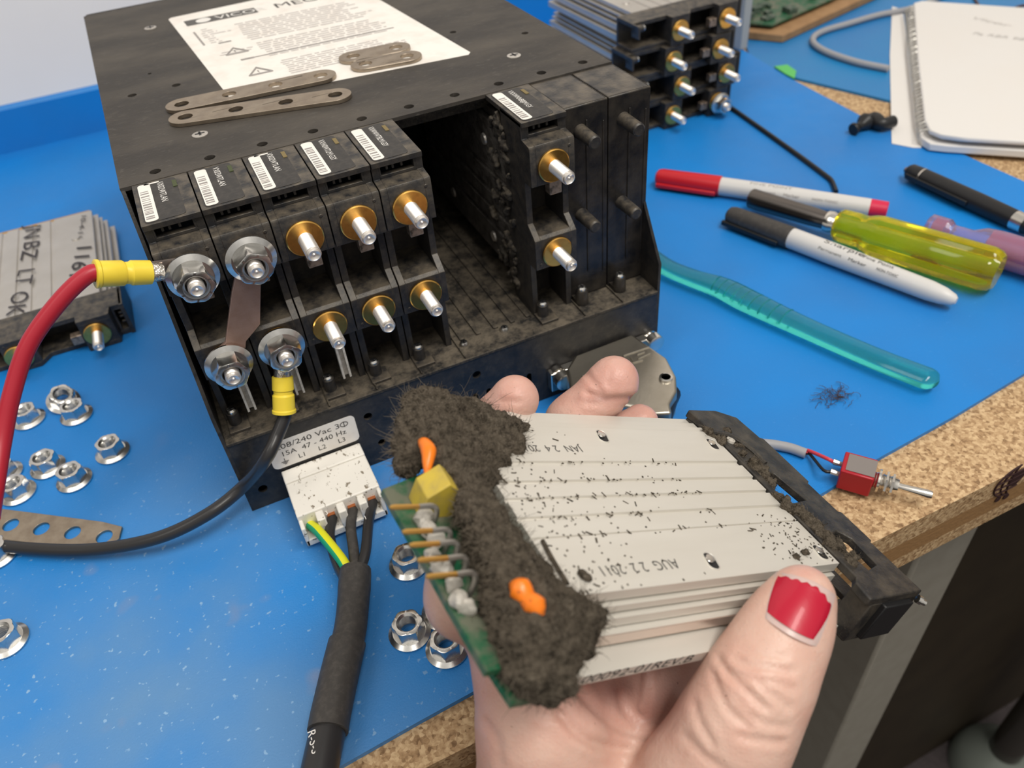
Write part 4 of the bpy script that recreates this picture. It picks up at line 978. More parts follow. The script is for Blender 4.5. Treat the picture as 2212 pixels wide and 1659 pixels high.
MB().tube(spline([te[1], te[1] - d * 3, we + [1, -1, 0], we], 6), 0.65, 8).build('black_wire', M_black, t_)
MB().tube(spline([we + (we - PZ(1690, 965, 2.2)) * -0.02, PZ(1700, 966, 2.2), PZ(1640, 958, 2.2), PZ(1540, 960, 2.2)], 6), 2.1, 12).build('cable_sheath', M_greywire, t_)

# chair column in the shadow below the bench
cx_, cy_ = 622, -96
t_ = thing('chair_column', 'swivel chair column with a domed base on the carpet, lower right', 'chair', (cx_, cy_, -730))
MB().lathe((cx_, cy_, -729.5), (0, 0, 1), [(0, 0), (0, 46), (14, 45), (30, 38), (42, 26), (48, 19), (48, 0)], 40).build('domed_base', M_dome, t_)
MB().lathe((cx_, cy_, -700), (0, 0, 1), [(10, 0), (10, 17), (330, 17), (330, 0)], 32).build('column_tube', M_glassgr, t_)
MB().lathe((cx_, cy_, -690), (0, 0, 1), [(168, 17.2), (168, 24), (186, 24), (190, 20), (190, 17.2)], 32).build('collar', M_black, t_)

# ================================================================== THE MODULE IN THE HAND
from mathutils import noise as mnoise
from mathutils.bvhtree import BVHTree
hm = thing('output_module', 'dust-clogged power module with an aluminium heat sink held in the hand above the mat edge', 'power module', tuple(O2), RM.tolist())
near = [(66.5, 0), (66.5, 3.0), (64.5, 3.0), (64.5, 3.7), (67.6, 3.7), (67.6, 5.8), (65.5, 5.8), (65.5, 6.5), (68.8, 6.5), (68.8, 9.3), (66, 9.3), (66, 9.8), (70.4, 9.8), (70.4, 13.0), (66, 13.0), (66, 14.0), (76.6, 14.0), (76.6, 17.0)]
far = [(-4.0, 17.0), (-4.0, 2.9), (-1.6, 2.9), (-1.2, 3.6), (-0.5, 3.6), (-0.3, 1.9), (2.2, 1.9), (2.5, 2.7), (3.1, 2.7), (3.3, 0.9), (5.4, 0.9), (5.7, 1.7), (6.3, 1.7), (6.6, 0)]
grv = []
for a, b in ((21.8, 24.0), (29.4, 30.9), (35.6, 37.0), (42.2, 43.8), (49.0, 49.5)): grv += [(a, 0), (a + 0.25, 0.75), (b - 0.15, 0.75), (b, 0)]
pl = [(6.6, 0)] + grv + near + far[:-1]
MB().prism([(-97.5, w, t) for w, t in pl], (96.5, 0, 0)).build('heat_sink', M_alu, hm, world=False, bevel=0.18)
MB().box(-97, -2, 70.2, 70.75, 9.9, 12.9).build('side_plate', mat('side_plate_hand_reflection', (0.78, 0.66, 0.60), 0.22, 0.85), hm, world=False)  # polished face; its pinkish colour has the hand's reflection painted in
# printing on the heat sink
b = MB(); write(b, '00092-01REV.B', (-92.5, 76.66, 16.4), (1, 0, 0), (0, 0, -1), 2.5, 34.0, 0.22); b.build('printed_number', M_dark_ink, hm, world=False, smooth=0)
for body, l1, w_, h, wd in (('JAN  2 4  2012', -61.5, 15.3, 2.7, 22.0), ('AUG  2 2  2011', -60.0, 59.2, 3.0, 24.5)):
    b = MB(); write(b, body, (l1, w_, -0.05), (-1, 0, 0), (0, 1, 0), h, wd); b.build('date_stamp', M_stamp, hm, world=False, smooth=0)
# slots with sunk screws in the plate
for l, w_, a in ((-50, 10.6, 0.3), (-48.6, 61.0, 0.25), (-4.6, 62.0, 0.2), (-5.2, 13.5, 0.2)):
    b = MB(); ol = [(l + 1.15 * x * math.cos(a) - y * math.sin(a), w_ + 1.15 * x * math.sin(a) + y * math.cos(a), -0.03) for x, y in rrect(-1.5, 1.5, -2.9, 2.9, 1.49, 6)]
    b.prism(ol, (0, 0, -0.05)); b.build('screw_slot', M_black, hm, world=False, smooth=0)
    b = MB(); rim = ol + ol[:1]; b.tube(rim, 0.22, 5); b.build('slot_rim', M_alu, hm, world=False)
    b = MB().lathe((l - 0.2, w_ - 0.5, 0.5), (0, 0, -1), [(0, 0), (0, 1.25)] + [(0.2 + 0.2 * k, 1.25 if k % 2 else 1.0) for k in range(6)] + [(1.35, 0)], 14); b.build('sunk_screw', M_chrome, hm, world=False)
# black front frame of the module, seen from its side
outer = [(-1.5, -4.5), (13, -5), (20.5, -1.5), (21.6, 10), (23.0, 10.3), (23.0, 33), (21.6, 33.5), (21.6, 47), (23, 47.5), (23, 60), (21.6, 60.6), (21.6, 80), (-4, 80), (-3.2, 74), (-0.5, 72), (-0.5, 2)]
wins = [[(2.4, 26.5), (9.8, 28.6), (12.0, 41.5), (4.0, 42.4), (2.0, 38)], [(6.0, 56.5), (11.5, 55.0), (14.6, 58.5), (13.8, 69.0), (7.5, 70.5)], [(1.5, 45), (10, 45), (10.5, 52), (1.5, 54)], [(0.8, 6), (8, 4), (11, 8), (10, 23), (0.8, 23)]]
M_frame = mat('dusty_front_frame', (0.018, 0.0175, 0.018), 0.42, noise=(150, (0.075, 0.063, 0.048), 0.4, 0.72, 6), noise2=(900, (0.10, 0.085, 0.066), 0.62, 0.8), bump=(1200, 0.4, 0.0004))
MB().prism([(l, w, -0.6) for l, w in outer], (0, 0, 2.6), [[(l, w, -0.6) for l, w in q] for q in wins[:2]]).build('front_frame', M_frame, hm, world=False, bevel=0.4)
b = MB()
for w0_, w1_ in ((-3.5, 24.5), (45.5, 54.0), (72.5, 80)): b.box(14.5, 21.4, w0_, w1_, 1.9, 16.6)
b.box(-1, 21.4, 72.8, 80, 1.9, 16.6); b.box(14.5, 21.4, -3.5, 80, 14.6, 16.6); b.box(-1, 15, -4, 1.5, 1.9, 16.6)
b.build('front_housing', M_frame, hm, world=False, bevel=0.4)
for q in wins[2:]:
    MB().prism([(l, w, -0.75) for l, w in q], (0, 0, 0.4)).build('frame_recess', M_black if q is wins[2] else M_frame, hm, world=False, bevel=0.2)
MB().box(4, 18, 79.6, 81.6, 2, 15).build('end_plate', M_black, hm, world=False, bevel=0.4)
b = MB().lathe((21.0, 80.5, 2.0), (0.6, 0.5, 0.1), [(0, 0), (0, 1.3), (1.2, 1.3), (1.2, 0.9), (2.6, 0.9), (2.6, 0)], 12); b.build('corner_screw', M_chrome, hm, world=False)
b = MB().lathe((3.6, 12.6, -0.6), (0, 0, -1), [(0, 0), (0, 1.7), (0.9, 1.5), (1.2, 0)], 14); b.build('frame_rivet', M_silicone, hm, world=False)
b = MB().tube(spline([(-1, 8, -0.7), (5, 11, -1.6), (9, 17, -1.2), (10, 24, -0.6)], 6), 0.9, 8); b.build('frame_rib', M_frame, hm, world=False)
# circuit board end with its parts
bo = [(-97, 14), (-124, 25.5), (-122.5, 50), (-121.8, 64), (-121.0, 77), (-97, 77)]
MB().prism([(l, w, 5.4) for l, w in bo], (0, 0, 1.6)).build('circuit_board', M_pcb, hm, world=False)
bo = [(-109, 70), (-117.5, 70), (-116, 82), (-109, 82)]
MB().prism([(l, w, 9.5) for l, w in bo], (0, 0, 1.5)).build('lower_circuit_board', M_pcb, hm, world=False)
b = MB(); b.prism([(-118.5, 28.4, 5.4), (-109.5, 28.4, 5.4), (-109.5, 28.4, -1.5), (-114.0, 28.4, -4.6), (-118.5, 28.4, -0.5)], (0, 7.2, 0)); b.build('film_capacitor', M_yelcap, hm, world=False, bevel=0.25)
for pts, rs in (([(-113.6, 17.5, -2.5), (-114.4, 20.5, -4.2), (-114.6, 23.5, -4.4), (-115.6, 26.5, -3.2), (-116.2, 28.8, -1.5)], [0.7, 1.5, 1.9, 1.3, 0.6]), ([(-113.4, 65.5, -4.6), (-113.0, 67.5, -5.4), (-112.4, 69.8, -5.0), (-111.8, 72.0, -5.2), (-111.4, 74.0, -4.4)], [0.9, 2.5, 1.9, 2.4, 0.9])):
    k = 5; P = spline(pts, k); R_ = [np.interp(i / k, range(len(rs)), rs) for i in range(len(P))]
    MB().tube(P, R_, 16).build('epoxy_blob', M_orange, hm, world=False)
for k, w_ in enumerate((39.0, 46.4, 50.2, 54.4, 58.8)):
    l0 = -129.3 + 0.12 * k
    MB().tube([(l0, w_, -1.5), (l0 + 1.0, w_, -1.5), (l0 + 7.2, w_ - 0.1, -1.3)], [0.35, 0.62, 0.62], 6).build('contact_pin', M_pin, hm, world=False)
    MB().tube(spline([(l0 + 7.0, w_ - 0.1, -1.3), (l0 + 10.6, w_ - 0.2, -1.2), (l0 + 11.8, w_ + 0.4, 0.2), (l0 + 12.0, w_ + 0.6, 5.4)], 4), 0.66, 6).build('pin_lead', mat('grey_solder_lead', (0.42, 0.40, 0.37), 0.4, 0.9), hm, world=False)
r5 = random.Random(2)
for k, w_ in enumerate((37.6, 42.0, 44.4, 48.2, 52.3, 56.6, 60.8, 63.0)):
    b = MB(); c = np.array((-119.5 + r5.uniform(-1, 1.4), w_, 3.4)); pts = [c + np.array([r5.uniform(-1.6, 1.6), 0.9 * j - 0.9, r5.uniform(-1, 1)]) for j in range(3)]
    b.tube(spline(pts, 4), [0.8, 1.6, 2.0, 1.9, 1.7, 1.9, 2.0, 1.5, 0.7], 10); b.build('silicone_blob', M_silicone, hm, world=False)

# --- smooth blended bodies: distance field on a grid -> quads
def field_mesh(prims, h, k, pad=6.0, extra=None):
    P = [(np.array(a, float), np.array(b, float), ra, rb, fl) for a, b, ra, rb, fl in prims]
    lo = np.min([np.minimum(a - ra, b - rb) for a, b, ra, rb, _ in P], axis=0) - pad; hi = np.max([np.maximum(a + ra, b + rb) for a, b, ra, rb, _ in P], axis=0) + pad
    n = np.ceil((hi - lo) / h).astype(int) + 1
    ax = [lo[i] + h * np.arange(n[i]) for i in range(3)]
    Fd = np.full(tuple(n), 50.0, np.float32)
    for a, b, ra, rb, fl in P:
        l0 = np.minimum(a - ra, b - rb) - pad * 1.6; h0 = np.maximum(a + ra, b + rb) + pad * 1.6
        i0 = np.clip(((l0 - lo) / h).astype(int), 0, n - 1); i1 = np.clip(((h0 - lo) / h).astype(int) + 2, 1, n)
        sl = tuple(slice(i0[i], i1[i]) for i in range(3))
        X, Y, Zz = np.meshgrid(ax[0][sl[0]], ax[1][sl[1]], ax[2][sl[2]], indexing='ij')
        Q = np.stack([X, Y, Zz], -1) - a; ba = b - a; bb = max(ba @ ba, 1e-9)
        t = np.clip(Q @ ba / bb, 0, 1); V = Q - t[..., None] * ba
        if fl is not None:
            nv, kf = fl; c_ = V @ nv; V = V + c_[..., None] * nv * (kf - 1)
        d = np.linalg.norm(V, axis=-1) - (ra + (rb - ra) * t)
        cur = Fd[sl]; hh = np.clip(0.5 + 0.5 * (cur - d) / k, 0, 1)
        Fd[sl] = cur * (1 - hh) + d * hh - k * hh * (1 - hh)
    ins = Fd < 0
    # surface nets
    nx, ny, nz = n
    c = np.stack([ins[dx:nx - 1 + dx, dy:ny - 1 + dy, dz:nz - 1 + dz] for dx in (0, 1) for dy in (0, 1) for dz in (0, 1)], -1)
    mixed = c.any(-1) & ~c.all(-1); ids = -np.ones(mixed.shape, int); cells = np.argwhere(mixed); ids[tuple(cells.T)] = np.arange(len(cells))
    acc = np.zeros((len(cells), 3)); cnt = np.zeros(len(cells))
    cor = [(dx, dy, dz) for dx in (0, 1) for dy in (0, 1) for dz in (0, 1)]
    val = {q: Fd[cells[:, 0] + q[0], cells[:, 1] + q[1], cells[:, 2] + q[2]] for q in cor}
    for q in cor:
        for axi in range(3):
            if q[axi]: continue
            r = list(q); r[axi] = 1; r = tuple(r); m = (val[q] < 0) != (val[r] < 0); t = val[q] / (val[q] - val[r] + 1e-12)
            p = np.tile(np.array(q, float), (len(cells), 1)); p[:, axi] = t
            acc[m] += p[m]; cnt[m] += 1
    V = lo + h * (cells + acc / np.maximum(cnt, 1)[:, None])
    Fs = []
    for axi in range(3):
        o1, o2 = [(1, 2), (2, 0), (0, 1)][axi]
        A = ins.take(range(0, n[axi] - 1), axi); B = ins.take(range(1, n[axi]), axi); E = np.argwhere(A != B)
        E = E[(E[:, o1] > 0) & (E[:, o2] > 0) & (E[:, o1] < n[o1] - 1) & (E[:, o2] < n[o2] - 1)]
        def cid(d1, d2): q = E.copy(); q[:, o1] -= d1; q[:, o2] -= d2; return ids[tuple(q.T)]
        q4 = np.stack([cid(1, 1), cid(0, 1), cid(0, 0), cid(1, 0)], 1); flip = ~A[tuple(E.T)]
        q4[flip] = q4[flip][:, ::-1]; Fs.append(q4)
    return V, np.concatenate(Fs)
def neighbours(V, F):
    e = np.concatenate([F[:, [0, 1]], F[:, [1, 2]], F[:, [2, 3]], F[:, [3, 0]]]); return np.concatenate([e, e[:, ::-1]])
def relax(V, E, it=4, lam=0.5):
    V = V.copy(); cnt = np.bincount(E[:, 0], minlength=len(V))[:, None]
    for _ in range(it):
        s_ = np.stack([np.bincount(E[:, 0], weights=V[E[:, 1], i], minlength=len(V)) for i in range(3)], 1); V += lam * (s_ / np.maximum(cnt, 1) - V)
    return V
def vnormals(V, F):
    nf = np.cross(V[F[:, 2]] - V[F[:, 0]], V[F[:, 3]] - V[F[:, 1]]); N = np.zeros_like(V)
    for i in range(4): np.add.at(N, F[:, i], nf)
    return N / np.maximum(np.linalg.norm(N, axis=1), 1e-9)[:, None]
def pix(V):
    q = (V - CC) @ RC.T; return FPX * q[:, 0] / q[:, 2] + 1106, FPX * q[:, 1] / q[:, 2] + 829.5, q[:, 2]
def raw_mesh(name, V, F, mats, parent=None, smooth=True):
    b = MB(); b.v = V.tolist(); b.f = F.tolist(); b.mi = [0] * len(b.f)
    return b.build(name, mats, parent, world=True, smooth=179 if smooth else 0)

V, F = field_mesh(SIDE_DUST, 0.7, 1.2, 3.0); N = vnormals(V, F)
V = V + N * np.array([mnoise.noise(Vector(v * 0.7)) * 0.9 for v in V])[:, None]
raw_mesh('dust', V, F, M_shelf, mods[7])['kind'] = 'stuff'
# --- clogged dust on the end of the module
def hp(u, w, t): return HM(*onT(u, w, t))
dl = [(905, 880, 1, 5.2), (925, 868, -1, 4.2), (960, 880, -2, 4.4), (1000, 880, -1.5, 3.6), (1040, 905, -1.2, 3.6), (1085, 925, -0.8, 3.8), (1100, 955, -0.5, 3.4), (1075, 985, -0.5, 3.4), (1035, 950, 0, 3.0), (885, 920, 2, 5.0), (870, 965, 3, 4.6), (880, 1000, 4, 4.0), (930, 920, -1, 5.0), (945, 960, -1.5, 5.2), (965, 1000, -1.5, 5.0), (985, 925, -0.5, 4.0), (1010, 985, -1, 4.0), (1000, 1030, -1.5, 4.6), (1030, 1025, -0.5, 3.6), (1070, 1030, 0, 2.6), (1020, 1070, -1.5, 4.6), (1010, 1110, -1.0, 4.4), (1050, 1105, -1.2, 4.2), (1045, 1150, -1.4, 4.6), (1080, 1140, -1.0, 3.8), (1070, 1190, -1.4, 4.8), (1105, 1185, -1.0, 3.8), (1085, 1235, -1.2, 4.8), (1125, 1225, -1.2, 4.0), (1055, 1230, 3, 3.6), (1110, 1275, -1.5, 5.0), (1150, 1265, -1.2, 4.2), (1130, 1320, -1.5, 5.2), (1175, 1310, -1.2, 4.4), (1225, 1325, -0.6, 3.6), (1265, 1335, 0.4, 3.0), (1160, 1365, -1.0, 5.2), (1200, 1375, 0.5, 4.6), (1150, 1410, 1.5, 4.8), (1180, 1430, 4, 4.6), (1160, 1460, 6, 4.2), (1130, 1440, 4, 3.6), (1085, 1370, 4.5, 3.0), (1195, 1470, 9, 3.4), (1060, 1330, 4.5, 2.2), (1100, 1410, 6, 2.6), (1030, 900, 0.2, 4.6), (1065, 945, 0.4, 4.4), (1095, 960, 0.6, 4.0), (1045, 985, 0.4, 4.2), (1110, 925, 0.8, 3.8), (985, 960, 0.2, 4.6), (1240, 1320, 1.0, 4.4), (1280, 1318, 1.6, 3.2), (1235, 1355, 2.5, 4.6), (1205, 1410, 3.5, 5.0), (1190, 1450, 6.5, 4.8), (1160, 1470, 8, 4.4), (1210, 1480, 11, 3.4), (1120, 1400, 3, 4.6), (1135, 1450, 7, 4.0), (1225, 1385, 4, 4.4), (1185, 1345, -0.5, 5.2), (1255, 1375, 5, 3.0), (1010, 1180, 3.5, 2.4), (1030, 1215, 3.5, 2.4), (1065, 1290, 3.5, 3.4), (1165, 1225, 0.2, 2.6), (1190, 1275, 0, 3.0)]
bars = [((1130, 930), (1150, 1000), 0, 1.2)]
prims = [(hp(u, w, t), hp(u + 6, w + 4, t), r * 0.88, r * 0.8, None) for u, w, t, r in dl]
V, F = field_mesh(prims, 0.8, 4.2, 5.0)
E_ = neighbours(V, F); V = relax(V, E_, 2); N = vnormals(V, F)
dn = np.array([mnoise.fractal(Vector(v * 0.20), 0.8, 2.2, 6) * 1.5 + mnoise.noise(Vector(v * 0.75)) * 0.7 - 0.5 for v in V]); V = V + N * dn[:, None]
N = vnormals(V, F)
dust_o = raw_mesh('dust', V, F, M_fluff, hm); dust_o['kind'] = 'stuff'; dust_o['label'] = 'thick grey brown lint clogging the end of the module'
b = MB(); r6 = random.Random(4); na = np.random.default_rng(3)
for i in na.integers(0, len(V), 6500):
    d = unit(N[i] + na.normal(0, 0.55, 3)); L = 0.9 + 1.9 * r6.random() + (4.0 * r6.random() if r6.random() < 0.12 else 0); p = V[i] - N[i] * 0.2; c = na.normal(0, 0.5, 3)
    b.tube([p, p + d * L * 0.35 + c * 0.25 * L * 0.35, p + d * L * 0.7 + c * 0.8 * L * 0.35, p + d * L * 0.85 + c * 1.6 * L * 0.35], [0.06, 0.055, 0.045, 0.02], 3)
b.build('dust_fibres', M_hairs, hm)['kind'] = 'stuff'
# dust along the right end, between heat sink and frame, and specks on the plate
prims = []
for u, w, r in [(1530, 935, 1.8), (1560, 955, 1.6), (1590, 965, 1.5), (1600, 985, 1.4), (1625, 1010, 1.8), (1645, 1020, 2.0), (1665, 1045, 1.6), (1680, 1075, 1.5), (1700, 1098, 1.8), (1725, 1110, 2.2), (1745, 1130, 2.4), (1765, 1150, 2.2), (1785, 1165, 2.0), (1810, 1185, 2.0), (1835, 1215, 1.8), (1570, 935, 1.4), (1720, 1205, 0.9), (1735, 1195, 0.8)]:
    c = hp(u, w, -0.1); prims.append((c, c + na.normal(0, 1.4, 3), r * 1.2, r * 0.8, None))
V2, F2 = field_mesh(prims, 0.55, 1.4, 3.0); N2 = vnormals(V2, F2)
V2 = V2 + N2 * np.array([mnoise.noise(Vector(v * 0.6)) * 1.0 + mnoise.noise(Vector(v * 1.8)) * 0.5 for v in V2])[:, None]
o = raw_mesh('dust', V2, F2, M_fluff, hm); o['kind'] = 'stuff'
b = MB()
for i in na.integers(0, len(V2), 900):
    d = unit(N2[i] + na.normal(0, 0.7, 3)); L = 0.6 + 1.2 * r6.random(); p = V2[i]; c = na.normal(0, 0.3, 3)
    b.tube([p, p + d * L * 0.5 + c * 0.3, p + d * L + c], [0.05, 0.045, 0.02], 3)
b.build('dust_fibres', M_hairs, hm)['kind'] = 'stuff'
b = MB()
for k in range(430):
    z = r6.random()
    if z < 0.45: l, w_ = -95 + abs(r6.gauss(0, 14)), r6.uniform(8, 66)
    elif z < 0.75: l, w_ = r6.uniform(-92, -30), r6.choice([22.9, 29.2, 30.1, 35.6, 36.3, 43, 49.2]) + r6.gauss(0, 0.7)
    else: l, w_ = -2 - abs(r6.gauss(0, 12)), r6.uniform(46, 66)
    if not (-96 < l < -1.2): continue
    a = r6.random() * 3.1; s_ = 0.10 + r6.random() * 0.16; q = 0.25 + r6.random() * 0.7 if r6.random() < 0.3 else s_
    b.obox((l, w_, -0.05), (math.cos(a) * q, math.sin(a) * q, 0), (-math.sin(a) * s_, math.cos(a) * s_, 0), (0, 0, 0.08))
b.tube(spline([onT(1172, 1168, -0.3), onT(1186, 1195, -0.5), onT(1205, 1228, -0.4), onT(1226, 1262, -0.3)], 5), 0.55, 6)
for u, w in ((1262, 1245), (1258, 1240), (1268, 1248)): c = onT(u, w, -0.3); b.lathe(c, (0, 0, -1), [(0, 0), (0, 1.3), (0.6, 1.0), (0.8, 0)], 7)
b.build('dust_specks', M_fluff, hm, world=False)['kind'] = 'stuff'

# ================================================================== THE HAND
def seg(*pts, fl=None):
    """pts: (point, radius) -> cone segments"""
    return [(a[0], c[0], a[1], c[1], fl) for a, c in zip(pts, pts[1:])]
view = unit(RC[2]); tdir = unit(np.array(HM(0, 0, 1)) - HM(0, 0, 0))
tip_m, tip_r, tip_i = HM(*onW(1326, 822, -13)), HM(*onW(1112, 862, -10)), HM(*onW(1384, 912, -9))
prims = []
prims += seg((PD(1731, 1292, 194), 8.2), (PD(1704, 1350, 191.5), 9.7), (PD(1668, 1420, 189), 10.8), (PD(1632, 1490, 187), 12.0), (PD(1585, 1580, 187), 13.2), (PD(1530, 1690, 190), 15.5), (PD(1470, 1800, 196), 19), fl=(view, 1.12))
prims += seg((PD(1470, 1800, 198), 20), (PD(1400, 1950, 212), 24), (PD(1330, 2150, 235), 27))
prims += seg((PD(1185, 1900, 216), 22), (PD(1180, 1720, 203), 17.5), (PD(1168, 1570, 200), 15.5), (PD(1135, 1445, 200), 12.5), (PD(1092, 1330, 206), 10.5))
prims += seg((PD(1260, 1860, 220), 21), (PD(1265, 1640, 213), 16), (PD(1262, 1500, 214), 13), (HM(-84, 50, 32), 10.5), (HM(-76, 18, 31), 10), (HM(-71, -4, 25), 9.2), (HM(-70, -11, 14), 8.6), (tip_r, 7.4))
prims += seg((PD(1340, 1880, 226), 22), (PD(1350, 1680, 222), 16), (PD(1375, 1480, 224), 13), (HM(-58, 46, 33), 11), (HM(-47, 16, 32), 10.2), (HM(-40.5, -4, 26), 9.4), (HM(-39, -13, 13), 8.9), (tip_m, 8.2))
prims += seg((PD(1430, 1860, 226), 22), (PD(1440, 1680, 224), 17), (PD(1470, 1480, 230), 14), (HM(-34, 46, 33), 11), (HM(-27, 16, 31), 10.2), (HM(-25, -3, 24), 9.4), (HM(-25, -9, 18), 7.6), (tip_i, 6.2))
prims += seg((PD(1092, 1330, 206), 10.5), (HM(-99, 40, 29), 9.4), (HM(-93, 20, 29), 8.8), (HM(-89, 6, 27), 8.2))
prims += seg((PD(1250, 1600, 206), 12), (PD(1345, 1590, 212), 12), (PD(1440, 1640, 210), 14))
V, F = field_mesh(prims, 1.0, 5.0, 8.0)
E_ = neighbours(V, F); V = relax(V, E_, 5); N = vnormals(V, F)
u_, w_, dep = pix(V); facing = (N @ view) < 0.05
def crease(poly, width, depth, ridge=0.35):
    global V
    P = np.array(spline([np.array([a, b, 0.0]) for a, b in poly], 8))[:, :2]
    A, B = P[:-1], P[1:]; Q = np.stack([u_, w_], 1); best = np.full(len(V), 1e9)
    for a, c in zip(A, B):
        ba = c - a; t = np.clip(((Q - a) @ ba) / (ba @ ba + 1e-9), 0, 1); best = np.minimum(best, np.linalg.norm(Q - a - t[:, None] * ba, axis=1))
    g = -1.45 * depth * np.exp(-(best / width) ** 2) + depth * ridge * np.exp(-((best - 2.2 * width) / (1.2 * width)) ** 2)
    V[facing] += N[facing] * g[facing][:, None]
for poly, wd, dp in [([(1552, 1421), (1574, 1456), (1606, 1484), (1655, 1530)], 7, 0.55), ([(1590, 1421), (1617, 1435), (1671, 1443), (1712, 1450)], 7, 0.45), ([(1600, 1404), (1640, 1412), (1700, 1420)], 6, 0.3),
                     ([(1540, 1455), (1556, 1500), (1580, 1540), (1620, 1570)], 7, 0.4), ([(1640, 1480), (1680, 1508), (1706, 1530)], 7, 0.45), ([(1600, 1590), (1640, 1600), (1690, 1604)], 8, 0.4), ([(1500, 1520), (1512, 1560), (1540, 1610)], 8, 0.35), ([(1570, 1450), (1620, 1465), (1680, 1475), (1716, 1490)], 6, 0.35),
                     ([(1480, 1590), (1530, 1640), (1590, 1680)], 9, 0.3), ([(1620, 1545), (1660, 1565), (1700, 1572)], 6, 0.35),
                     ([(1213, 1543), (1251, 1586), (1305, 1613), (1372, 1622)], 10, 0.9), ([(1398, 1440), (1395, 1494), (1387, 1531)], 8, 0.8), ([(1251, 1494), (1305, 1548), (1360, 1580), (1396, 1592)], 10, 0.7), ([(1130, 1520), (1180, 1545), (1213, 1543)], 9, 0.4), ([(1340, 1500), (1350, 1540), (1380, 1570)], 8, 0.5),
                     ([(1050, 1560), (1075, 1600), (1080, 1650)], 9, 0.3),
                     ([(1272, 851), (1310, 861), (1372, 859)], 7, 0.8), ([(1268, 868), (1300, 874), (1350, 876)], 6, 0.4), ([(1262, 800), (1285, 830), (1300, 850)], 6, 0.35), ([(1318, 800), (1314, 830)], 4, 0.3), ([(1085, 866), (1120, 868)], 6, 0.4)]:
    crease(poly, wd, dp)
V = relax(V, E_, 1, 0.35)
def skin_mat():
    m = bpy.data.materials.new('skin'); m.use_nodes = True; n = m.node_tree.nodes; L = m.node_tree.links; b = n['Principled BSDF']
    b.inputs['Roughness'].default_value = 0.42; b.inputs['Subsurface Weight'].default_value = 0.22; b.inputs['Subsurface Radius'].default_value = (0.0045, 0.0016, 0.0009); b.inputs['Subsurface Scale'].default_value = 0.6
    b.inputs['Specular IOR Level'].default_value = 0.4
    at = n.new('ShaderNodeAttribute'); at.attribute_name = 'tint'; tcn = n.new('ShaderNodeTexCoord')
    nz = n.new('ShaderNodeTexNoise'); nz.inputs['Scale'].default_value = 130; nz.inputs['Detail'].default_value = 6; L.new(tcn.outputs['Object'], nz.inputs['Vector'])
    mr = n.new('ShaderNodeMapRange'); mr.inputs['From Min'].default_value = 0.38; mr.inputs['From Max'].default_value = 0.7; mr.inputs['To Max'].default_value = 0.35; L.new(nz.outputs['Fac'], mr.inputs['Value'])
    mx = n.new('ShaderNodeMix'); mx.data_type = 'RGBA'; L.new(mr.outputs[0], mx.inputs['Factor']); L.new(at.outputs['Color'], mx.inputs['A']); mx.inputs['B'].default_value = (0.56, 0.25, 0.19, 1)
    n2 = n.new('ShaderNodeTexNoise'); n2.inputs['Scale'].default_value = 900; n2.inputs['Detail'].default_value = 4; L.new(tcn.outputs['Object'], n2.inputs['Vector'])
    r2 = n.new('ShaderNodeMapRange'); r2.inputs['From Min'].default_value = 0.70; r2.inputs['From Max'].default_value = 0.76; r2.inputs['To Max'].default_value = 0.7; L.new(n2.outputs['Fac'], r2.inputs['Value'])
    m2 = n.new('ShaderNodeMix'); m2.data_type = 'RGBA'; L.new(r2.outputs[0], m2.inputs['Factor']); L.new(mx.outputs['Result'], m2.inputs['A']); m2.inputs['B'].default_value = (0.12, 0.05, 0.035, 1)
    L.new(m2.outputs['Result'], b.inputs['Base Color'])
    v = n.new('ShaderNodeTexVoronoi'); v.inputs['Scale'].default_value = 1300; L.new(tcn.outputs['Object'], v.inputs['Vector'])
    w = n.new('ShaderNodeTexNoise'); w.inputs['Scale'].default_value = 420; w.inputs['Detail'].default_value = 5; L.new(tcn.outputs['Object'], w.inputs['Vector'])
    ad = n.new('ShaderNodeMath'); ad.operation = 'MULTIPLY_ADD'; L.new(v.outputs['Distance'], ad.inputs[0]); ad.inputs[1].default_value = 0.35; L.new(w.outputs['Fac'], ad.inputs[2])
    bn = n.new('ShaderNodeBump'); bn.inputs['Strength'].default_value = 0.35; bn.inputs['Distance'].default_value = 0.0005; L.new(ad.outputs[0], bn.inputs['Height']); L.new(bn.outputs[0], b.inputs['Normal'])
    return m
hand = raw_mesh('person', V, F, skin_mat())
tag(hand, 'right hand with a red painted thumbnail, palm up, holding the dusty module', 'person')
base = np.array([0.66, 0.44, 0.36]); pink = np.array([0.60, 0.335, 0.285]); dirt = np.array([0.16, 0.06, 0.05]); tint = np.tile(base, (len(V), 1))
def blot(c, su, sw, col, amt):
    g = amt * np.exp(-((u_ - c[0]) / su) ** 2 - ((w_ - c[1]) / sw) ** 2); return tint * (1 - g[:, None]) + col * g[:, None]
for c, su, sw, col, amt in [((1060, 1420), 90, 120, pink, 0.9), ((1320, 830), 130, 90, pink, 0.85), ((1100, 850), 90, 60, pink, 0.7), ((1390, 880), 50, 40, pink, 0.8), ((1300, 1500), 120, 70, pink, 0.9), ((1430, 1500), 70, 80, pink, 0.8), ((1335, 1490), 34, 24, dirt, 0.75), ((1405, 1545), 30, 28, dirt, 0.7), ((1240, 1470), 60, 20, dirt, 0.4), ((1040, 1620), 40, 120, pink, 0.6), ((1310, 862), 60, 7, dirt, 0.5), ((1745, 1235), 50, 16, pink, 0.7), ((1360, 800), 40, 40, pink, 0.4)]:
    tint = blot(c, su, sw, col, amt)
ca = hand.data.color_attributes.new('tint', 'FLOAT_COLOR', 'POINT'); ca.data.foreach_set('color', np.concatenate([tint, np.ones((len(V), 1))], 1).ravel())
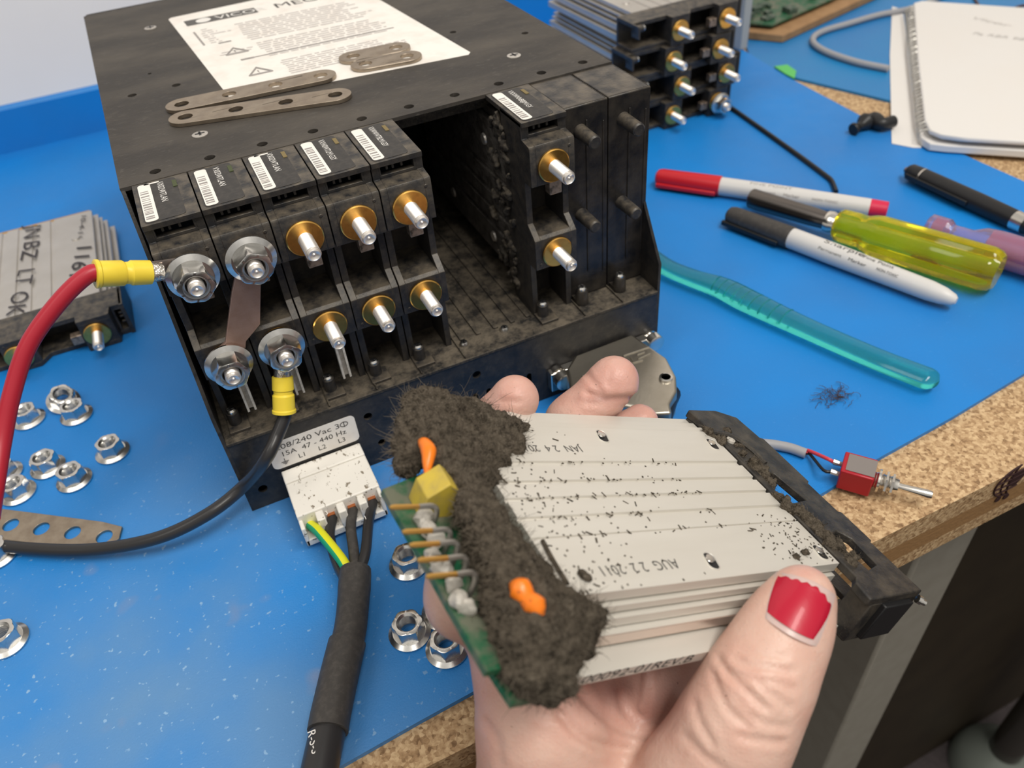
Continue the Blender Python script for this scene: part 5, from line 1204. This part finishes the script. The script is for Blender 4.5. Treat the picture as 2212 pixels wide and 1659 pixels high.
# thumbnail lying on the end of the thumb
bvh = BVHTree.FromPolygons([tuple(v) for v in V], F.tolist())
def nail_shell(name, TL, TR, BR, BL, lift, m, rnd, chip=0.0, n=26):
    vs, fs, keep = [], [], {}
    rn = random.Random(1)
    for j in range(n + 1):
        for i in range(n + 1):
            s_, t = i / n, j / n
            e = 0.0
            # bowed base and rounded corners
            sx = s_; ty = t
            tb = 1 + rnd * (0.05 - 0.2 * (s_ - 0.5) ** 2) ; tt0 = rnd * 0.35 * (s_ - 0.5) ** 2 + chip * (0.5 + 0.5 * math.sin(s_ * 37)) * 0.05 + (chip * 0.16 * max(0, (s_ - 0.62) / 0.38) ** 1.3)
            ty = tt0 + (tb - tt0) * t
            hw = 1 - rnd * 0.05 * (abs(2 * t - 1)) ** 3
            sx = 0.5 + (s_ - 0.5) * hw
            q = (1 - ty) * ((1 - sx) * np.array(TL) + sx * np.array(TR)) + ty * ((1 - sx) * np.array(BL) + sx * np.array(BR))
            d = ray(*q); hit = bvh.ray_cast(Vector(CC), Vector(unit(d)))
            p = np.array(hit[0]) if hit[0] is not None else CC + d * 190
            vs.append(p)
    A = np.array(vs).reshape(n + 1, n + 1, 3)
    for _ in range(12):   # even out the surface under the nail
        B = A.copy(); B[1:-1, 1:-1] = (A[:-2, 1:-1] + A[2:, 1:-1] + A[1:-1, :-2] + A[1:-1, 2:]) / 4; A = B
    ss = np.linspace(0, 1, n + 1); crown = (1 - (2 * ss[None, :] - 1) ** 2) * 0.7; prof_ = np.minimum(1, np.minimum(ss[None, :], 1 - ss[None, :]) * 9 + 0.15)
    A = A - view * (lift * prof_ + crown * 0.55)[..., None] * np.ones((n + 1, 1, 1))
    top = A.reshape(-1, 3); bot = top + view * 0.9; N_ = (n + 1) ** 2
    idx = lambda j, i: j * (n + 1) + i
    for j in range(n):
        for i in range(n):
            fs.append([idx(j, i), idx(j, i + 1), idx(j + 1, i + 1), idx(j + 1, i)]); fs.append([N_ + idx(j, i), N_ + idx(j + 1, i), N_ + idx(j + 1, i + 1), N_ + idx(j, i + 1)])
    ring = [idx(0, i) for i in range(n)] + [idx(j, n) for j in range(n)] + [idx(n, i) for i in range(n, 0, -1)] + [idx(j, 0) for j in range(n, 0, -1)]
    for a, c in zip(ring, ring[1:] + ring[:1]): fs.append([a, c, N_ + c, N_ + a])
    b = MB(); b.v = np.concatenate([top, bot]).tolist(); b.f = fs; b.mi = [0] * len(fs)
    return b.build(name, m, hand, smooth=60)
nb_ = nail_shell('bare_nail', (1678, 1226), (1812, 1276), (1766, 1398), (1650, 1334), 0.35, M_nailbase, 1.0)
np_ = nail_shell('nail_polish', (1681, 1232), (1811, 1283), (1764, 1384), (1654, 1320), 0.62, M_nail, 1.0, 1.0)
tag(nb_, 'bare pale nail edge'); tag(np_, 'chipped glossy red polish')
